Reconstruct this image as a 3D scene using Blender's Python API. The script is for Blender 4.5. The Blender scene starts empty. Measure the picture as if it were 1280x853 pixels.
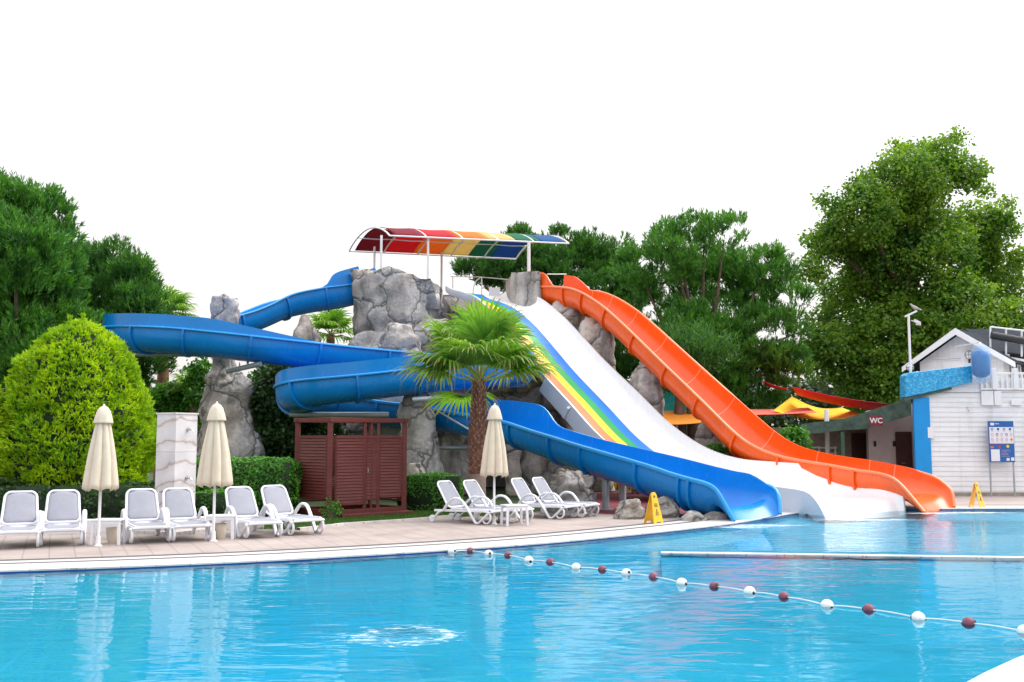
import bpy, bmesh, math, random
import numpy as np
from mathutils import Vector, Matrix, noise
random.seed(7); rng = np.random.default_rng(11)
S = bpy.context.scene
C = S.collection
R = math.radians
V = Vector
# ------------------------------------------------------------------ camera
CAMZ = 1.95; FPX = 1280.0; PITCH = math.atan((547 - 426.5) / FPX)
cd = bpy.data.cameras.new('camera'); cam = bpy.data.objects.new('camera', cd); C.objects.link(cam)
cam.location = (0, 0, CAMZ); cam.rotation_euler = (math.pi/2 + PITCH, 0, 0)
cd.sensor_width = 36; cd.lens = 36; cd.clip_end = 2000
S.camera = cam
cP, sP = math.cos(PITCH), math.sin(PITCH)
def ray(px, py):
    a = (px - 640) / FPX; b = (426.5 - py) / FPX
    return V((a, cP - b*sP, sP + b*cP))
def at(px, py, d):                      # point d metres ahead seen at a photo position
    r = ray(px, py); return V((0, 0, CAMZ)) + r * (d / r.y)
def gr(px, py, z=0.0):                  # point on the level z
    r = ray(px, py); k = (z - CAMZ) / r.z
    return V((0, 0, CAMZ)) + r * k
# ------------------------------------------------------------------ materials
M = {}
def nm(name):
    m = bpy.data.materials.new(name); m.use_nodes = True
    nt = m.node_tree; b = nt.nodes['Principled BSDF']
    M[name] = m
    return m, nt, b
def lk(nt, a, b): nt.links.new(a, b)
def pos(nt, scale=(1, 1, 1)):
    g = nt.nodes.new('ShaderNodeNewGeometry')
    mp = nt.nodes.new('ShaderNodeMapping'); mp.inputs['Scale'].default_value = scale
    lk(nt, g.outputs['Position'], mp.inputs['Vector']); return mp.outputs['Vector']
def tex_noise(nt, vec, scale, detail=4, rough=0.55, dist=0):
    n = nt.nodes.new('ShaderNodeTexNoise'); n.inputs['Scale'].default_value = scale
    n.inputs['Detail'].default_value = detail; n.inputs['Roughness'].default_value = rough; n.inputs['Distortion'].default_value = dist
    lk(nt, vec, n.inputs['Vector']); return n.outputs['Fac']
def ramp(nt, fac, stops):
    r = nt.nodes.new('ShaderNodeValToRGB'); e = r.color_ramp.elements
    while len(e) < len(stops): e.new(0.5)
    for k, (p, c) in enumerate(stops):
        e[k].position = p; e[k].color = (*c, 1) if len(c) == 3 else c
    lk(nt, fac, r.inputs['Fac']); return r.outputs['Color']
def bump(nt, h, strength, dist, bsdf):
    b = nt.nodes.new('ShaderNodeBump'); b.inputs['Strength'].default_value = strength; b.inputs['Distance'].default_value = dist
    lk(nt, h, b.inputs['Height']); lk(nt, b.outputs['Normal'], bsdf.inputs['Normal']); return b
def mul(nt, a, b, kind='MULTIPLY', fac=1.0):
    m = nt.nodes.new('ShaderNodeMixRGB'); m.blend_type = kind; m.inputs[0].default_value = fac
    for i, x in ((1, a), (2, b)):
        if isinstance(x, tuple): m.inputs[i].default_value = (*x, 1)
        else: lk(nt, x, m.inputs[i])
    return m.outputs[0]
def math_n(nt, op, a, b=None, c=None):
    m = nt.nodes.new('ShaderNodeMath'); m.operation = op
    for i, x in enumerate((a, b, c)):
        if x is None: continue
        if isinstance(x, (int, float)): m.inputs[i].default_value = x
        else: lk(nt, x, m.inputs[i])
    return m.outputs[0]
def plain(name, col, rough=0.5, metal=0, var=0.12, vscale=3.0, bumpd=0, bscale=40, spec=0.5, coat=0):
    m, nt, b = nm(name)
    p = pos(nt)
    f = tex_noise(nt, p, vscale, 5, 0.6)
    c = ramp(nt, f, [(0.3, tuple(x*(1-var) for x in col)), (0.7, tuple(min(1, x*(1+var)) for x in col))])
    lk(nt, c, b.inputs['Base Color'])
    f2 = tex_noise(nt, p, vscale*4, 3)
    rr = nt.nodes.new('ShaderNodeMapRange'); rr.inputs['To Min'].default_value = max(0, rough-0.06); rr.inputs['To Max'].default_value = min(1, rough+0.08)
    lk(nt, f2, rr.inputs['Value']); lk(nt, rr.outputs[0], b.inputs['Roughness'])
    b.inputs['Metallic'].default_value = metal; b.inputs['Specular IOR Level'].default_value = spec
    if coat: b.inputs['Coat Weight'].default_value = coat; b.inputs['Coat Roughness'].default_value = 0.1
    if bumpd: bump(nt, tex_noise(nt, p, bscale, 4), 0.6, bumpd, b)
    return m
def foliage(name, dark, light, trans=0.3, vscale=0.6, tcol=None):
    m = bpy.data.materials.new(name); m.use_nodes = True; M[name] = m
    nt = m.node_tree; nt.nodes.clear()
    out = nt.nodes.new('ShaderNodeOutputMaterial')
    g = nt.nodes.new('ShaderNodeNewGeometry')
    f = tex_noise(nt, pos(nt), vscale, 4, 0.6)
    s = math_n(nt, 'ADD', math_n(nt, 'MULTIPLY', g.outputs['Random Per Island'], 0.40), math_n(nt, 'MULTIPLY', math_n(nt, 'SUBTRACT', math_n(nt, 'MULTIPLY', f, 2.0), 0.5), 0.75))
    s = math_n(nt, 'SUBTRACT', s, 0.15)
    c = ramp(nt, s, [(0.1, dark), (0.9, light)])
    d = nt.nodes.new('ShaderNodeBsdfPrincipled'); d.inputs['Roughness'].default_value = 0.45; d.inputs['Specular IOR Level'].default_value = 0.35
    lk(nt, c, d.inputs['Base Color'])
    t = nt.nodes.new('ShaderNodeBsdfTranslucent')
    lk(nt, mul(nt, c, tcol or (1.5, 1.5, 0.6)), t.inputs['Color'])
    mx = nt.nodes.new('ShaderNodeMixShader'); mx.inputs[0].default_value = trans
    lk(nt, d.outputs[0], mx.inputs[1]); lk(nt, t.outputs[0], mx.inputs[2]); lk(nt, mx.outputs[0], out.inputs['Surface'])
    return m
def mats():
    plain('white_plastic', (0.71, 0.72, 0.76), 0.32, var=0.03)
    plain('white_paint', (0.80, 0.80, 0.81), 0.45, var=0.04)
    plain('white_metal', (0.78, 0.78, 0.78), 0.35, var=0.04)
    plain('dark', (0.02, 0.02, 0.022), 0.6)
    plain('black_rubber', (0.015, 0.015, 0.016), 0.7)
    plain('steel', (0.5, 0.51, 0.52), 0.28, metal=0.9, var=0.1)
    plain('galv', (0.36, 0.40, 0.43), 0.45, metal=0.35, var=0.15)
    plain('green_paint', (0.04, 0.10, 0.06), 0.6, var=0.3)
    plain('brown_door', (0.06, 0.022, 0.016), 0.5, var=0.2)
    plain('maroon', (0.22, 0.02, 0.035), 0.45)
    plain('maroon_float', (0.20, 0.055, 0.085), 0.6, var=0.3, vscale=20, bumpd=0.01, bscale=30)
    plain('white_float', (0.78, 0.77, 0.74), 0.6, var=0.12, vscale=20, bumpd=0.01, bscale=30)
    plain('rope', (0.7, 0.72, 0.72), 0.8, bumpd=0.01, bscale=80)
    plain('yellow_plastic', (0.85, 0.46, 0.01), 0.35, var=0.06)
    plain('print_dark', (0.05, 0.045, 0.03), 0.6)
    plain('pot_beige', (0.60, 0.53, 0.43), 0.7, var=0.1)
    plain('red_rubber', (0.16, 0.018, 0.026), 0.85, var=0.25, vscale=2)
    plain('board_blue', (0.012, 0.11, 0.37), 0.35, var=0.05)
    plain('board_white', (0.74, 0.74, 0.78), 0.4, var=0.02)
    plain('red_dot', (0.6, 0.03, 0.08), 0.5)
    plain('yellow_dot', (0.7, 0.62, 0.04), 0.5)
    plain('orange_dot', (0.75, 0.2, 0.02), 0.5)
    plain('pink_dot', (0.6, 0.35, 0.4), 0.5)
    plain('sail_yellow', (0.90, 0.55, 0.02), 0.8, var=0.1)
    plain('sail_red', (0.78, 0.02, 0.06), 0.75, var=0.1)
    plain('sail_pink', (0.75, 0.13, 0.09), 0.8, var=0.1)
    plain('cloth_orange', (0.72, 0.24, 0.015), 0.8, var=0.1)
    plain('cloth_teal', (0.01, 0.28, 0.25), 0.8, var=0.2)
    plain('slate', (0.022, 0.028, 0.038), 0.9, spec=0.15, var=0.35, vscale=6, bumpd=0.02, bscale=14)
    plain('grey_wood', (0.30, 0.26, 0.21), 0.75, var=0.25, vscale=5)
    plain('curtain', (0.10, 0.05, 0.05), 0.8, var=0.4, vscale=2)
    plain('bird', (0.42, 0.40, 0.40), 0.8, var=0.3, vscale=20)
    plain('soil', (0.05, 0.035, 0.022), 0.95, var=0.4, vscale=5)
    # slide fibreglass: gel coat with faint weathering
    def gel(name, col, rough=0.22, weather=0.5, lohi=(0.88, 1.06)):
        m, nt, b = nm(name)
        p = pos(nt)
        f = tex_noise(nt, p, 0.8, 6, 0.65)
        f2 = tex_noise(nt, pos(nt, (1, 1, 0.25)), 7, 6, 0.7)
        lo = tuple(x*lohi[0] for x in col); hi = tuple(min(1, x*lohi[1]+0.003) for x in col)
        c = ramp(nt, f, [(0.3, lo), (0.7, hi)])
        fade = tuple(x*0.75+0.1 for x in col)
        mask = math_n(nt, 'MULTIPLY', ramp(nt, f2, [(0.55, (0, 0, 0)), (0.8, (1, 1, 1))]), 0.35*weather)
        mx = nt.nodes.new('ShaderNodeMixRGB'); lk(nt, mask, mx.inputs[0]); lk(nt, c, mx.inputs[1]); mx.inputs[2].default_value = (*fade, 1)
        lk(nt, mx.outputs[0], b.inputs['Base Color'])
        rr = nt.nodes.new('ShaderNodeMapRange'); rr.inputs['To Min'].default_value = rough-0.07; rr.inputs['To Max'].default_value = rough+0.14
        lk(nt, f2, rr.inputs['Value']); lk(nt, rr.outputs[0], b.inputs['Roughness'])
        b.inputs['Specular IOR Level'].default_value = 0.5
        bump(nt, tex_noise(nt, p, 2.2, 2), 0.25, 0.02, b)
    gel('gel_blue', (0.0005, 0.215, 0.62)); gel('gel_blue_rim', (0.015, 0.30, 0.70), 0.3)
    gel('gel_orange', (0.86, 0.105, 0.004)); gel('gel_orange_rim', (0.85, 0.19, 0.06), 0.35)
    gel('gel_orange_seam', (0.85, 0.36, 0.2), 0.35)
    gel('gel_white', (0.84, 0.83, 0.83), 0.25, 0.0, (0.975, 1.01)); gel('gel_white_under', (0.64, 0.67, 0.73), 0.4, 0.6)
    gel('stripe_orange', (0.66, 0.15, 0.03), 0.4); gel('stripe_yellow', (0.86, 0.60, 0.01), 0.3)
    gel('stripe_green', (0.0, 0.34, 0.08), 0.3); gel('stripe_blue', (0.0, 0.20, 0.66), 0.3)
    gel('stripe_teal', (0.02, 0.40, 0.36), 0.3)
    # parasol canvas
    plain('canvas', (0.63, 0.55, 0.43), 0.9, var=0.06, vscale=6, bumpd=0.004, bscale=60)
    # sling mesh on the loungers
    m, nt, b = nm('sling'); ob = nt.nodes.new('ShaderNodeTexCoord')
    ck = ramp(nt, tex_noise(nt, ob.outputs['Object'], 120, 2), [(0.35, (0.27, 0.28, 0.33)), (0.65, (0.34, 0.35, 0.40))])
    lk(nt, mul(nt, ck, ramp(nt, tex_noise(nt, pos(nt), 6), [(0.3, (0.9, 0.9, 0.9)), (0.7, (1, 1, 1))])), b.inputs['Base Color'])
    b.inputs['Roughness'].default_value = 0.75
    # sculpted rock with hand-cut joints
    def rock(name, base, sc=1.0, warm=0.0):
        m, nt, b = nm(name)
        p = pos(nt)
        dn = nt.nodes.new('ShaderNodeTexNoise'); dn.inputs['Scale'].default_value = 0.9; dn.inputs['Detail'].default_value = 4; lk(nt, p, dn.inputs['Vector'])
        mixv = nt.nodes.new('ShaderNodeMixRGB'); mixv.blend_type = 'LINEAR_LIGHT'; mixv.inputs[0].default_value = 0.75
        lk(nt, p, mixv.inputs[1]); lk(nt, dn.outputs['Color'], mixv.inputs[2])
        vo = nt.nodes.new('ShaderNodeTexVoronoi'); vo.feature = 'DISTANCE_TO_EDGE'; vo.inputs['Scale'].default_value = 0.62*sc
        lk(nt, mixv.outputs[0], vo.inputs['Vector'])
        crack = ramp(nt, vo.outputs['Distance'], [(0.0, (0, 0, 0)), (0.012, (.15, .15, .15)), (0.03, (1, 1, 1))])
        groove = ramp(nt, vo.outputs['Distance'], [(0.0, (0, 0, 0)), (0.10, (1, 1, 1))])
        f = tex_noise(nt, p, 1.1, 8, 0.65); f2 = tex_noise(nt, p, 9, 6, 0.7)
        lo = tuple(x*0.62 for x in base); hi = (min(1, base[0]*1.3+warm), base[1]*1.28+warm*0.7, base[2]*1.25)
        c = ramp(nt, f, [(0.3, lo), (0.52, base), (0.75, hi)])
        c = mul(nt, c, ramp(nt, f2, [(0.3, (0.72, 0.72, 0.74)), (0.7, (1.1, 1.1, 1.08))]))
        tint = tex_noise(nt, p, 0.45, 5, 0.6); c = mul(nt, c, ramp(nt, tint, [(0.42, (1, 1, 1)), (0.62, (1.06, 0.96, 0.84))]))
        streak = tex_noise(nt, pos(nt, (1, 1, 0.14)), 2.3, 5, 0.6)
        c = mul(nt, c, ramp(nt, streak, [(0.38, (0.50, 0.49, 0.48)), (0.55, (1, 1, 1))]), fac=0.75)
        mx = nt.nodes.new('ShaderNodeMixRGB'); lk(nt, crack, mx.inputs[0]); mx.inputs[1].default_value = (base[0]*0.28, base[1]*0.28, base[2]*0.28, 1); lk(nt, c, mx.inputs[2])
        lk(nt, mx.outputs[0], b.inputs['Base Color']); b.inputs['Roughness'].default_value = 0.9
        h = math_n(nt, 'ADD', math_n(nt, 'MULTIPLY', groove, 0.7), math_n(nt, 'MULTIPLY', f2, 0.45))
        bump(nt, h, 0.8, 0.14, b)
    rock('rock', (0.50, 0.485, 0.478)); rock('rock_small', (0.36, 0.35, 0.34), 1.9, 0.015)
    # paving, coping
    def tiles(name, c1, c2, joint, size, mortar=0.012, rough=0.6):
        m, nt, b = nm(name)
        br = nt.nodes.new('ShaderNodeTexBrick'); br.offset = 0.0 if size[0] == size[1] else 0.5
        br.inputs['Color1'].default_value = (*c1, 1); br.inputs['Color2'].default_value = (*c2, 1); br.inputs['Mortar'].default_value = (*joint, 1)
        br.inputs['Scale'].default_value = 1; br.inputs['Brick Width'].default_value = size[0]; br.inputs['Row Height'].default_value = size[1]; br.inputs['Mortar Size'].default_value = mortar
        g = nt.nodes.new('ShaderNodeNewGeometry'); mp = nt.nodes.new('ShaderNodeMapping'); mp.inputs['Rotation'].default_value = (0, 0, R(-24)); mp.inputs['Location'].default_value = (100, 100, 0)
        lk(nt, g.outputs['Position'], mp.inputs['Vector']); lk(nt, mp.outputs[0], br.inputs['Vector'])
        st = tex_noise(nt, pos(nt), 0.7, 7, 0.7)
        lk(nt, mul(nt, br.outputs['Color'], ramp(nt, st, [(0.28, (0.66, 0.63, 0.61)), (0.5, (0.95, 0.94, 0.93)), (0.7, (1.06, 1.05, 1.05))])), b.inputs['Base Color'])
        b.inputs['Roughness'].default_value = rough
        bump(nt, tex_noise(nt, pos(nt), 60, 3), 0.3, 0.004, b)
    tiles('paving', (0.36, 0.30, 0.275), (0.40, 0.335, 0.305), (0.26, 0.215, 0.195), (0.4, 0.4))
    tiles('coping', (0.58, 0.56, 0.545), (0.63, 0.61, 0.59), (0.40, 0.38, 0.37), (0.5, 0.33), 0.008, 0.5)
    # slotted overflow grate
    m, nt, b = nm('grate'); wv = nt.nodes.new('ShaderNodeTexWave'); wv.inputs['Scale'].default_value = 9; wv.bands_direction = 'X'
    lk(nt, pos(nt), wv.inputs['Vector']); lk(nt, ramp(nt, wv.outputs['Fac'], [(0.35, (0.32, 0.31, 0.31)), (0.5, (0.66, 0.64, 0.63))]), b.inputs['Base Color'])
    # pool basin tile
    m, nt, b = nm('pool_tile')
    g = nt.nodes.new('ShaderNodeNewGeometry'); mp = nt.nodes.new('ShaderNodeMapping'); mp.inputs['Rotation'].default_value = (0, 0, R(-14)); lk(nt, g.outputs['Position'], mp.inputs['Vector'])
    br = nt.nodes.new('ShaderNodeTexBrick'); br.offset = 0; br.inputs['Scale'].default_value = 1; br.inputs['Brick Width'].default_value = 0.8; br.inputs['Row Height'].default_value = 0.8; br.inputs['Mortar Size'].default_value = 0.018
    br.inputs['Color1'].default_value = (0.0, 0.375, 0.56, 1); br.inputs['Color2'].default_value = (0.0, 0.395, 0.585, 1); br.inputs['Mortar'].default_value = (0.015, 0.41, 0.65, 1)
    lk(nt, mp.outputs[0], br.inputs['Vector'])
    lk(nt, mul(nt, br.outputs['Color'], ramp(nt, tex_noise(nt, pos(nt), 0.25, 3), [(0.3, (0.85, 0.92, 0.95)), (0.7, (1.05, 1.03, 1.03))])), b.inputs['Base Color'])
    b.inputs['Roughness'].default_value = 0.5
    plain('grate_edge', (0.075, 0.07, 0.07), 0.7)
    plain('waterline_tile', (0.01, 0.07, 0.34), 0.3)
    # terrain
    m, nt, b = nm('terrain')
    lk(nt, ramp(nt, tex_noise(nt, pos(nt), 0.35, 8, 0.7), [(0.3, (0.022, 0.045, 0.012)), (0.6, (0.045, 0.08, 0.02)), (0.8, (0.10, 0.085, 0.05))]), b.inputs['Base Color']); b.inputs['Roughness'].default_value = 0.95
    foliage('grass', (0.035, 0.10, 0.012), (0.10, 0.20, 0.03), 0.3, 2.0)
    foliage('lime', (0.13, 0.32, 0.006), (0.56, 0.72, 0.02), 0.32, 1.3)
    
    foliage('pine', (0.016, 0.075, 0.022), (0.11, 0.30, 0.038), 0.3, 1.5)
    foliage('pine_bright', (0.018, 0.09, 0.022), (0.15, 0.40, 0.042), 0.3, 1.5)
    foliage('broad', (0.04, 0.14, 0.018), (0.27, 0.42, 0.045), 0.45, 0.5)
    foliage('hedge', (0.03, 0.15, 0.018), (0.14, 0.38, 0.04), 0.3, 2.0)
    foliage('ivy', (0.014, 0.05, 0.014), (0.06, 0.13, 0.03), 0.25, 1.5)
    foliage('palm', (0.08, 0.23, 0.025), (0.27, 0.48, 0.08), 0.38, 1.2)
    foliage('palm_tip', (0.16, 0.20, 0.05), (0.34, 0.36, 0.12), 0.35, 1.2)
    foliage('far_leaf', (0.03, 0.06, 0.025), (0.08, 0.12, 0.05), 0.25, 0.4)
    plain('core', (0.010, 0.026, 0.008), 0.95, var=0.4)  # near-black filler inside thujas and hedges; inner shade put into its colour
    plain('bark', (0.13, 0.085, 0.065), 0.95, var=0.35, vscale=4, bumpd=0.05, bscale=9)
    plain('palm_bark', (0.22, 0.105, 0.07), 0.9, var=0.45, vscale=7, bumpd=0.02, bscale=30)
    plain('palm_bark_tip', (0.33, 0.22, 0.17), 0.9, var=0.35, vscale=9)
    plain('palm_base', (0.24, 0.175, 0.15), 0.9, var=0.25, vscale=5, bumpd=0.03, bscale=14)
    plain('petiole', (0.22, 0.26, 0.06), 0.5, var=0.2)
    # stained louvre timber
    m, nt, b = nm('timber')
    g1 = tex_noise(nt, pos(nt, (1, 1, 12)), 2.2, 6, 0.65)
    lk(nt, ramp(nt, g1, [(0.28, (0.090, 0.015, 0.012)), (0.55, (0.135, 0.024, 0.019)), (0.8, (0.19, 0.045, 0.036))]), b.inputs['Base Color']); b.inputs['Roughness'].default_value = 0.6
    bump(nt, g1, 0.3, 0.01, b)
    # veined marble
    m, nt, b = nm('marble')
    w = nt.nodes.new('ShaderNodeTexWave'); w.inputs['Scale'].default_value = 0.8; w.inputs['Distortion'].default_value = 9; w.inputs['Detail'].default_value = 5; w.bands_direction = 'Z'
    mp = nt.nodes.new('ShaderNodeMapping'); mp.inputs['Rotation'].default_value = (R(18), R(10), 0); g = nt.nodes.new('ShaderNodeNewGeometry'); lk(nt, g.outputs['Position'], mp.inputs['Vector']); lk(nt, mp.outputs[0], w.inputs['Vector'])
    v1 = ramp(nt, w.outputs['Fac'], [(0.0, (0.42, 0.33, 0.31)), (0.025, (0.56, 0.51, 0.49)), (0.12, (0.62, 0.60, 0.60)), (1.0, (0.66, 0.64, 0.65))])
    lk(nt, mul(nt, v1, ramp(nt, tex_noise(nt, pos(nt), 2.4, 6), [(0.3, (0.82, 0.82, 0.83)), (0.7, (1.06, 1.05, 1.05))])), b.inputs['Base Color']); b.inputs['Roughness'].default_value = 0.3
    # mosaic of the building's blue edging
    m, nt, b = nm('mosaic')
    vo = nt.nodes.new('ShaderNodeTexVoronoi'); vo.inputs['Scale'].default_value = 22; lk(nt, pos(nt), vo.inputs['Vector'])
    sp = nt.nodes.new('ShaderNodeSeparateColor'); lk(nt, vo.outputs['Color'], sp.inputs[0])
    lk(nt, ramp(nt, sp.outputs[0], [(0.0, (0.008, 0.26, 0.56)), (0.6, (0.03, 0.36, 0.66)), (1.0, (0.12, 0.50, 0.74))]), b.inputs['Base Color']); b.inputs['Roughness'].default_value = 0.25
    plain('blue_paint', (0.0, 0.27, 0.68), 0.4, var=0.06)
    # painted lapped boards, slightly dirty
    m, nt, b = nm('board_wall')
    f = tex_noise(nt, pos(nt, (0.5, 0.5, 4)), 1.6, 6, 0.65)
    st = tex_noise(nt, pos(nt, (3.5, 3.5, 0.25)), 1.0, 6, 0.7)
    lk(nt, mul(nt, ramp(nt, f, [(0.3, (0.72, 0.72, 0.735)), (0.6, (0.82, 0.82, 0.83))]), ramp(nt, st, [(0.30, (0.80, 0.79, 0.76)), (0.48, (1, 1, 1))])), b.inputs['Base Color']); b.inputs['Roughness'].default_value = 0.5
    plain('plaster_pink', (0.58, 0.50, 0.49), 0.8, var=0.08)
    plain('green_roof', (0.055, 0.10, 0.075), 0.75, var=0.5, vscale=4, bumpd=0.02, bscale=20)
    # tinted plastic wrap
    m, nt, b = nm('plastic_wrap'); b.inputs['Base Color'].default_value = (0.25, 0.55, 0.85, 1); b.inputs['Roughness'].default_value = 0.15; b.inputs['Alpha'].default_value = 0.28
    bump(nt, tex_noise(nt, pos(nt, (1, 1, 0.3)), 9, 4), 0.7, 0.05, b)
    plain('wrap_core', (0.003, 0.10, 0.38), 0.5, var=0.2)
    m, nt, b = nm('globe_glass'); b.inputs['Base Color'].default_value = (0.8, 0.82, 0.85, 1); b.inputs['Roughness'].default_value = 0.1; b.inputs['Alpha'].default_value = 0.75
    m, nt, b = nm('window_glass'); b.inputs['Base Color'].default_value = (0.03, 0.05, 0.07, 1); b.inputs['Roughness'].default_value = 0.05
    # canopy cloth strips: light passes through the weave
    for nme, c in (('canopy_maroon', (0.30, 0.01, 0.035)), ('canopy_red', (0.66, 0.012, 0.03)), ('canopy_orange', (0.78, 0.26, 0.012)), ('canopy_cream', (0.78, 0.62, 0.26)), ('canopy_green', (0.006, 0.20, 0.10)), ('canopy_blue', (0.006, 0.12, 0.36))):
        m, nt, b = nm(nme)
        lk(nt, ramp(nt, tex_noise(nt, pos(nt), 5, 5), [(0.3, tuple(x*0.88 for x in c)), (0.7, c)]), b.inputs['Base Color']); b.inputs['Roughness'].default_value = 0.7
        t = nt.nodes.new('ShaderNodeBsdfTranslucent'); t.inputs['Color'].default_value = (*c, 1)
        mx = nt.nodes.new('ShaderNodeMixShader'); mx.inputs[0].default_value = 0.45
        lk(nt, b.outputs[0], mx.inputs[1]); lk(nt, t.outputs[0], mx.inputs[2]); lk(nt, mx.outputs[0], nt.nodes['Material Output'].inputs['Surface'])
mats()
# ------------------------------------------------------------------ mesh builder
class MB:
    def __init__(s): s.v = []; s.f = []; s.m = []
    def add(s, vs, fs, mi=0):
        o = len(s.v); s.v += [tuple(p) for p in vs]; s.f += [tuple(i+o for i in f) for f in fs]
        s.m += [mi]*len(fs) if isinstance(mi, int) else list(mi)
        return s
    def box(s, c, size, rz=0.0, mi=0, mat=None):
        x, y, z = (k/2 for k in size)
        P = [V((i*x, j*y, k*z)) for i in (-1, 1) for j in (-1, 1) for k in (-1, 1)]
        rot = mat or Matrix.Rotation(rz, 3, 'Z')
        return s.add([rot @ p + V(c) for p in P], [(0, 1, 3, 2), (4, 6, 7, 5), (0, 4, 5, 1), (2, 3, 7, 6), (0, 2, 6, 4), (1, 5, 7, 3)], mi)
    def bar(s, a, b, w, h, mi=0):               # rectangular bar between two points
        a, b = V(a), V(b); t = (b-a); L = t.length; t.normalize()
        up = V((0, 0, 1)) if abs(t.z) < 0.95 else V((0, 1, 0))
        x = t.cross(up).normalized(); u = x.cross(t)
        return s.box((a+b)/2, (w, L, h), mat=Matrix((x, t, u)).transposed(), mi=mi)
    def tube(s, path, r, seg=10, cap=True, mi=0, flat=1.0):
        P = [V(p) for p in path]; n = len(P); rs = r if isinstance(r, (list, tuple)) else [r]*n
        vs = []; fs = []; ref = None
        for i in range(n):
            t = (P[min(i+1, n-1)] - P[max(i-1, 0)]).normalized()
            if ref is None: ref = V((0, 0, 1)) if abs(t.z) < 0.9 else V((1, 0, 0))
            x = t.cross(ref)
            if x.length < 1e-4: x = t.orthogonal()
            x.normalize(); u = x.cross(t).normalized(); ref = u
            for k in range(seg):
                a = 2*math.pi*k/seg
                vs.append(P[i] + x*math.cos(a)*rs[i]*flat + u*math.sin(a)*rs[i])
        for i in range(n-1):
            for k in range(seg):
                k2 = (k+1) % seg
                fs.append((i*seg+k, i*seg+k2, (i+1)*seg+k2, (i+1)*seg+k))
        if cap: fs.append(tuple(range(seg))[::-1]); fs.append(tuple((n-1)*seg+k for k in range(seg)))
        return s.add(vs, fs, mi)
    def lathe(s, c, prof, seg=20, mi=0, wob=None):
        vs = []; fs = []; n = len(prof)
        for i, (r, z) in enumerate(prof):
            for k in range(seg):
                a = 2*math.pi*k/seg; rr = r*(wob(a, i/(n-1)) if wob else 1)
                vs.append(V(c) + V((rr*math.cos(a), rr*math.sin(a), z)))
        for i in range(n-1):
            for k in range(seg):
                k2 = (k+1) % seg; fs.append((i*seg+k, i*seg+k2, (i+1)*seg+k2, (i+1)*seg+k))
        fs.append(tuple(range(seg))[::-1]); fs.append(tuple((n-1)*seg+k for k in range(seg)))
        return s.add(vs, fs, mi)
    def ball(s, c, r, seg=14, rings=9, mi=0, sq=(1, 1, 1)):
        vs = [V(c)+V((0, 0, r*sq[2]))]; fs = []
        for i in range(1, rings):
            th = math.pi*i/rings
            for k in range(seg):
                a = 2*math.pi*k/seg; vs.append(V(c)+V((r*sq[0]*math.sin(th)*math.cos(a), r*sq[1]*math.sin(th)*math.sin(a), r*sq[2]*math.cos(th))))
        vs.append(V(c)-V((0, 0, r*sq[2]))); L = len(vs)-1
        for k in range(seg): fs.append((0, 1+k, 1+(k+1) % seg))
        for i in range(rings-2):
            for k in range(seg):
                a = 1+i*seg; fs.append((a+k, a+seg+k, a+seg+(k+1) % seg, a+(k+1) % seg))
        a = 1+(rings-2)*seg
        for k in range(seg): fs.append((L, a+(k+1) % seg, a+k))
        return s.add(vs, fs, mi)
    def prism(s, poly, off, mi=0):              # polygon (3D points) pushed along a vector
        n = len(poly); a = [V(p) for p in poly]; b = [p+V(off) for p in a]
        fs = [tuple(range(n))[::-1], tuple(range(n, 2*n))] + [(i, (i+1) % n, n+(i+1) % n, n+i) for i in range(n)]
        return s.add(a+b, fs, mi)
    def strip(s, A, B, mi=0, flip=False):
        n = len(A); fs = [(i, i+1, n+i+1, n+i) for i in range(n-1)]
        if flip: fs = [f[::-1] for f in fs]
        return s.add(list(A)+list(B), fs, mi)
    def build(s, name, mat, parent=None, smooth=False, fix=True, bevel=0.0):
        me = bpy.data.meshes.new(name); org = V(parent.location) if parent is not None else V((0, 0, 0))
        p = parent.parent if parent is not None else None
        while p is not None: org = org + V(p.location); p = p.parent
        me.from_pydata([tuple(V(q)-org) for q in s.v], [], s.f)
        mats_ = mat if isinstance(mat, (list, tuple)) else [mat]
        for x in mats_: me.materials.append(M[x])
        me.polygons.foreach_set('material_index', s.m)
        if fix or smooth:
            bm = bmesh.new(); bm.from_mesh(me)
            if smooth: bmesh.ops.remove_doubles(bm, verts=bm.verts, dist=2e-5)
            if fix: bmesh.ops.recalc_face_normals(bm, faces=bm.faces)
            bm.to_mesh(me); bm.free()
        if smooth:
            me.polygons.foreach_set('use_smooth', [True]*len(me.polygons))
            if smooth != 'all': me.set_sharp_from_angle(angle=R(38))
        me.update()
        o = bpy.data.objects.new(name, me); C.objects.link(o)
        if parent is not None: o.parent = parent
        if bevel:
            b = o.modifiers.new('edge', 'BEVEL'); b.width = bevel; b.segments = 2; b.limit_method = 'ANGLE'
        return o
def tag(o, label=None, cat=None, group=None, kind=None):
    if label: o['label'] = label
    if cat: o['category'] = cat
    if group: o['group'] = group
    if kind: o['kind'] = kind
    return o
def thing(name, label, cat, loc=(0, 0, 0), group=None):
    o = bpy.data.objects.new(name, None); C.objects.link(o); o.location = loc; o.empty_display_size = 0.2
    return tag(o, label, cat, group)
def copy_tree(o, parent=None):
    c = o.copy(); C.objects.link(c)
    if parent is not None: c.parent = parent
    for ch in list(o.children): copy_tree(ch, c)
    return c
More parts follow.
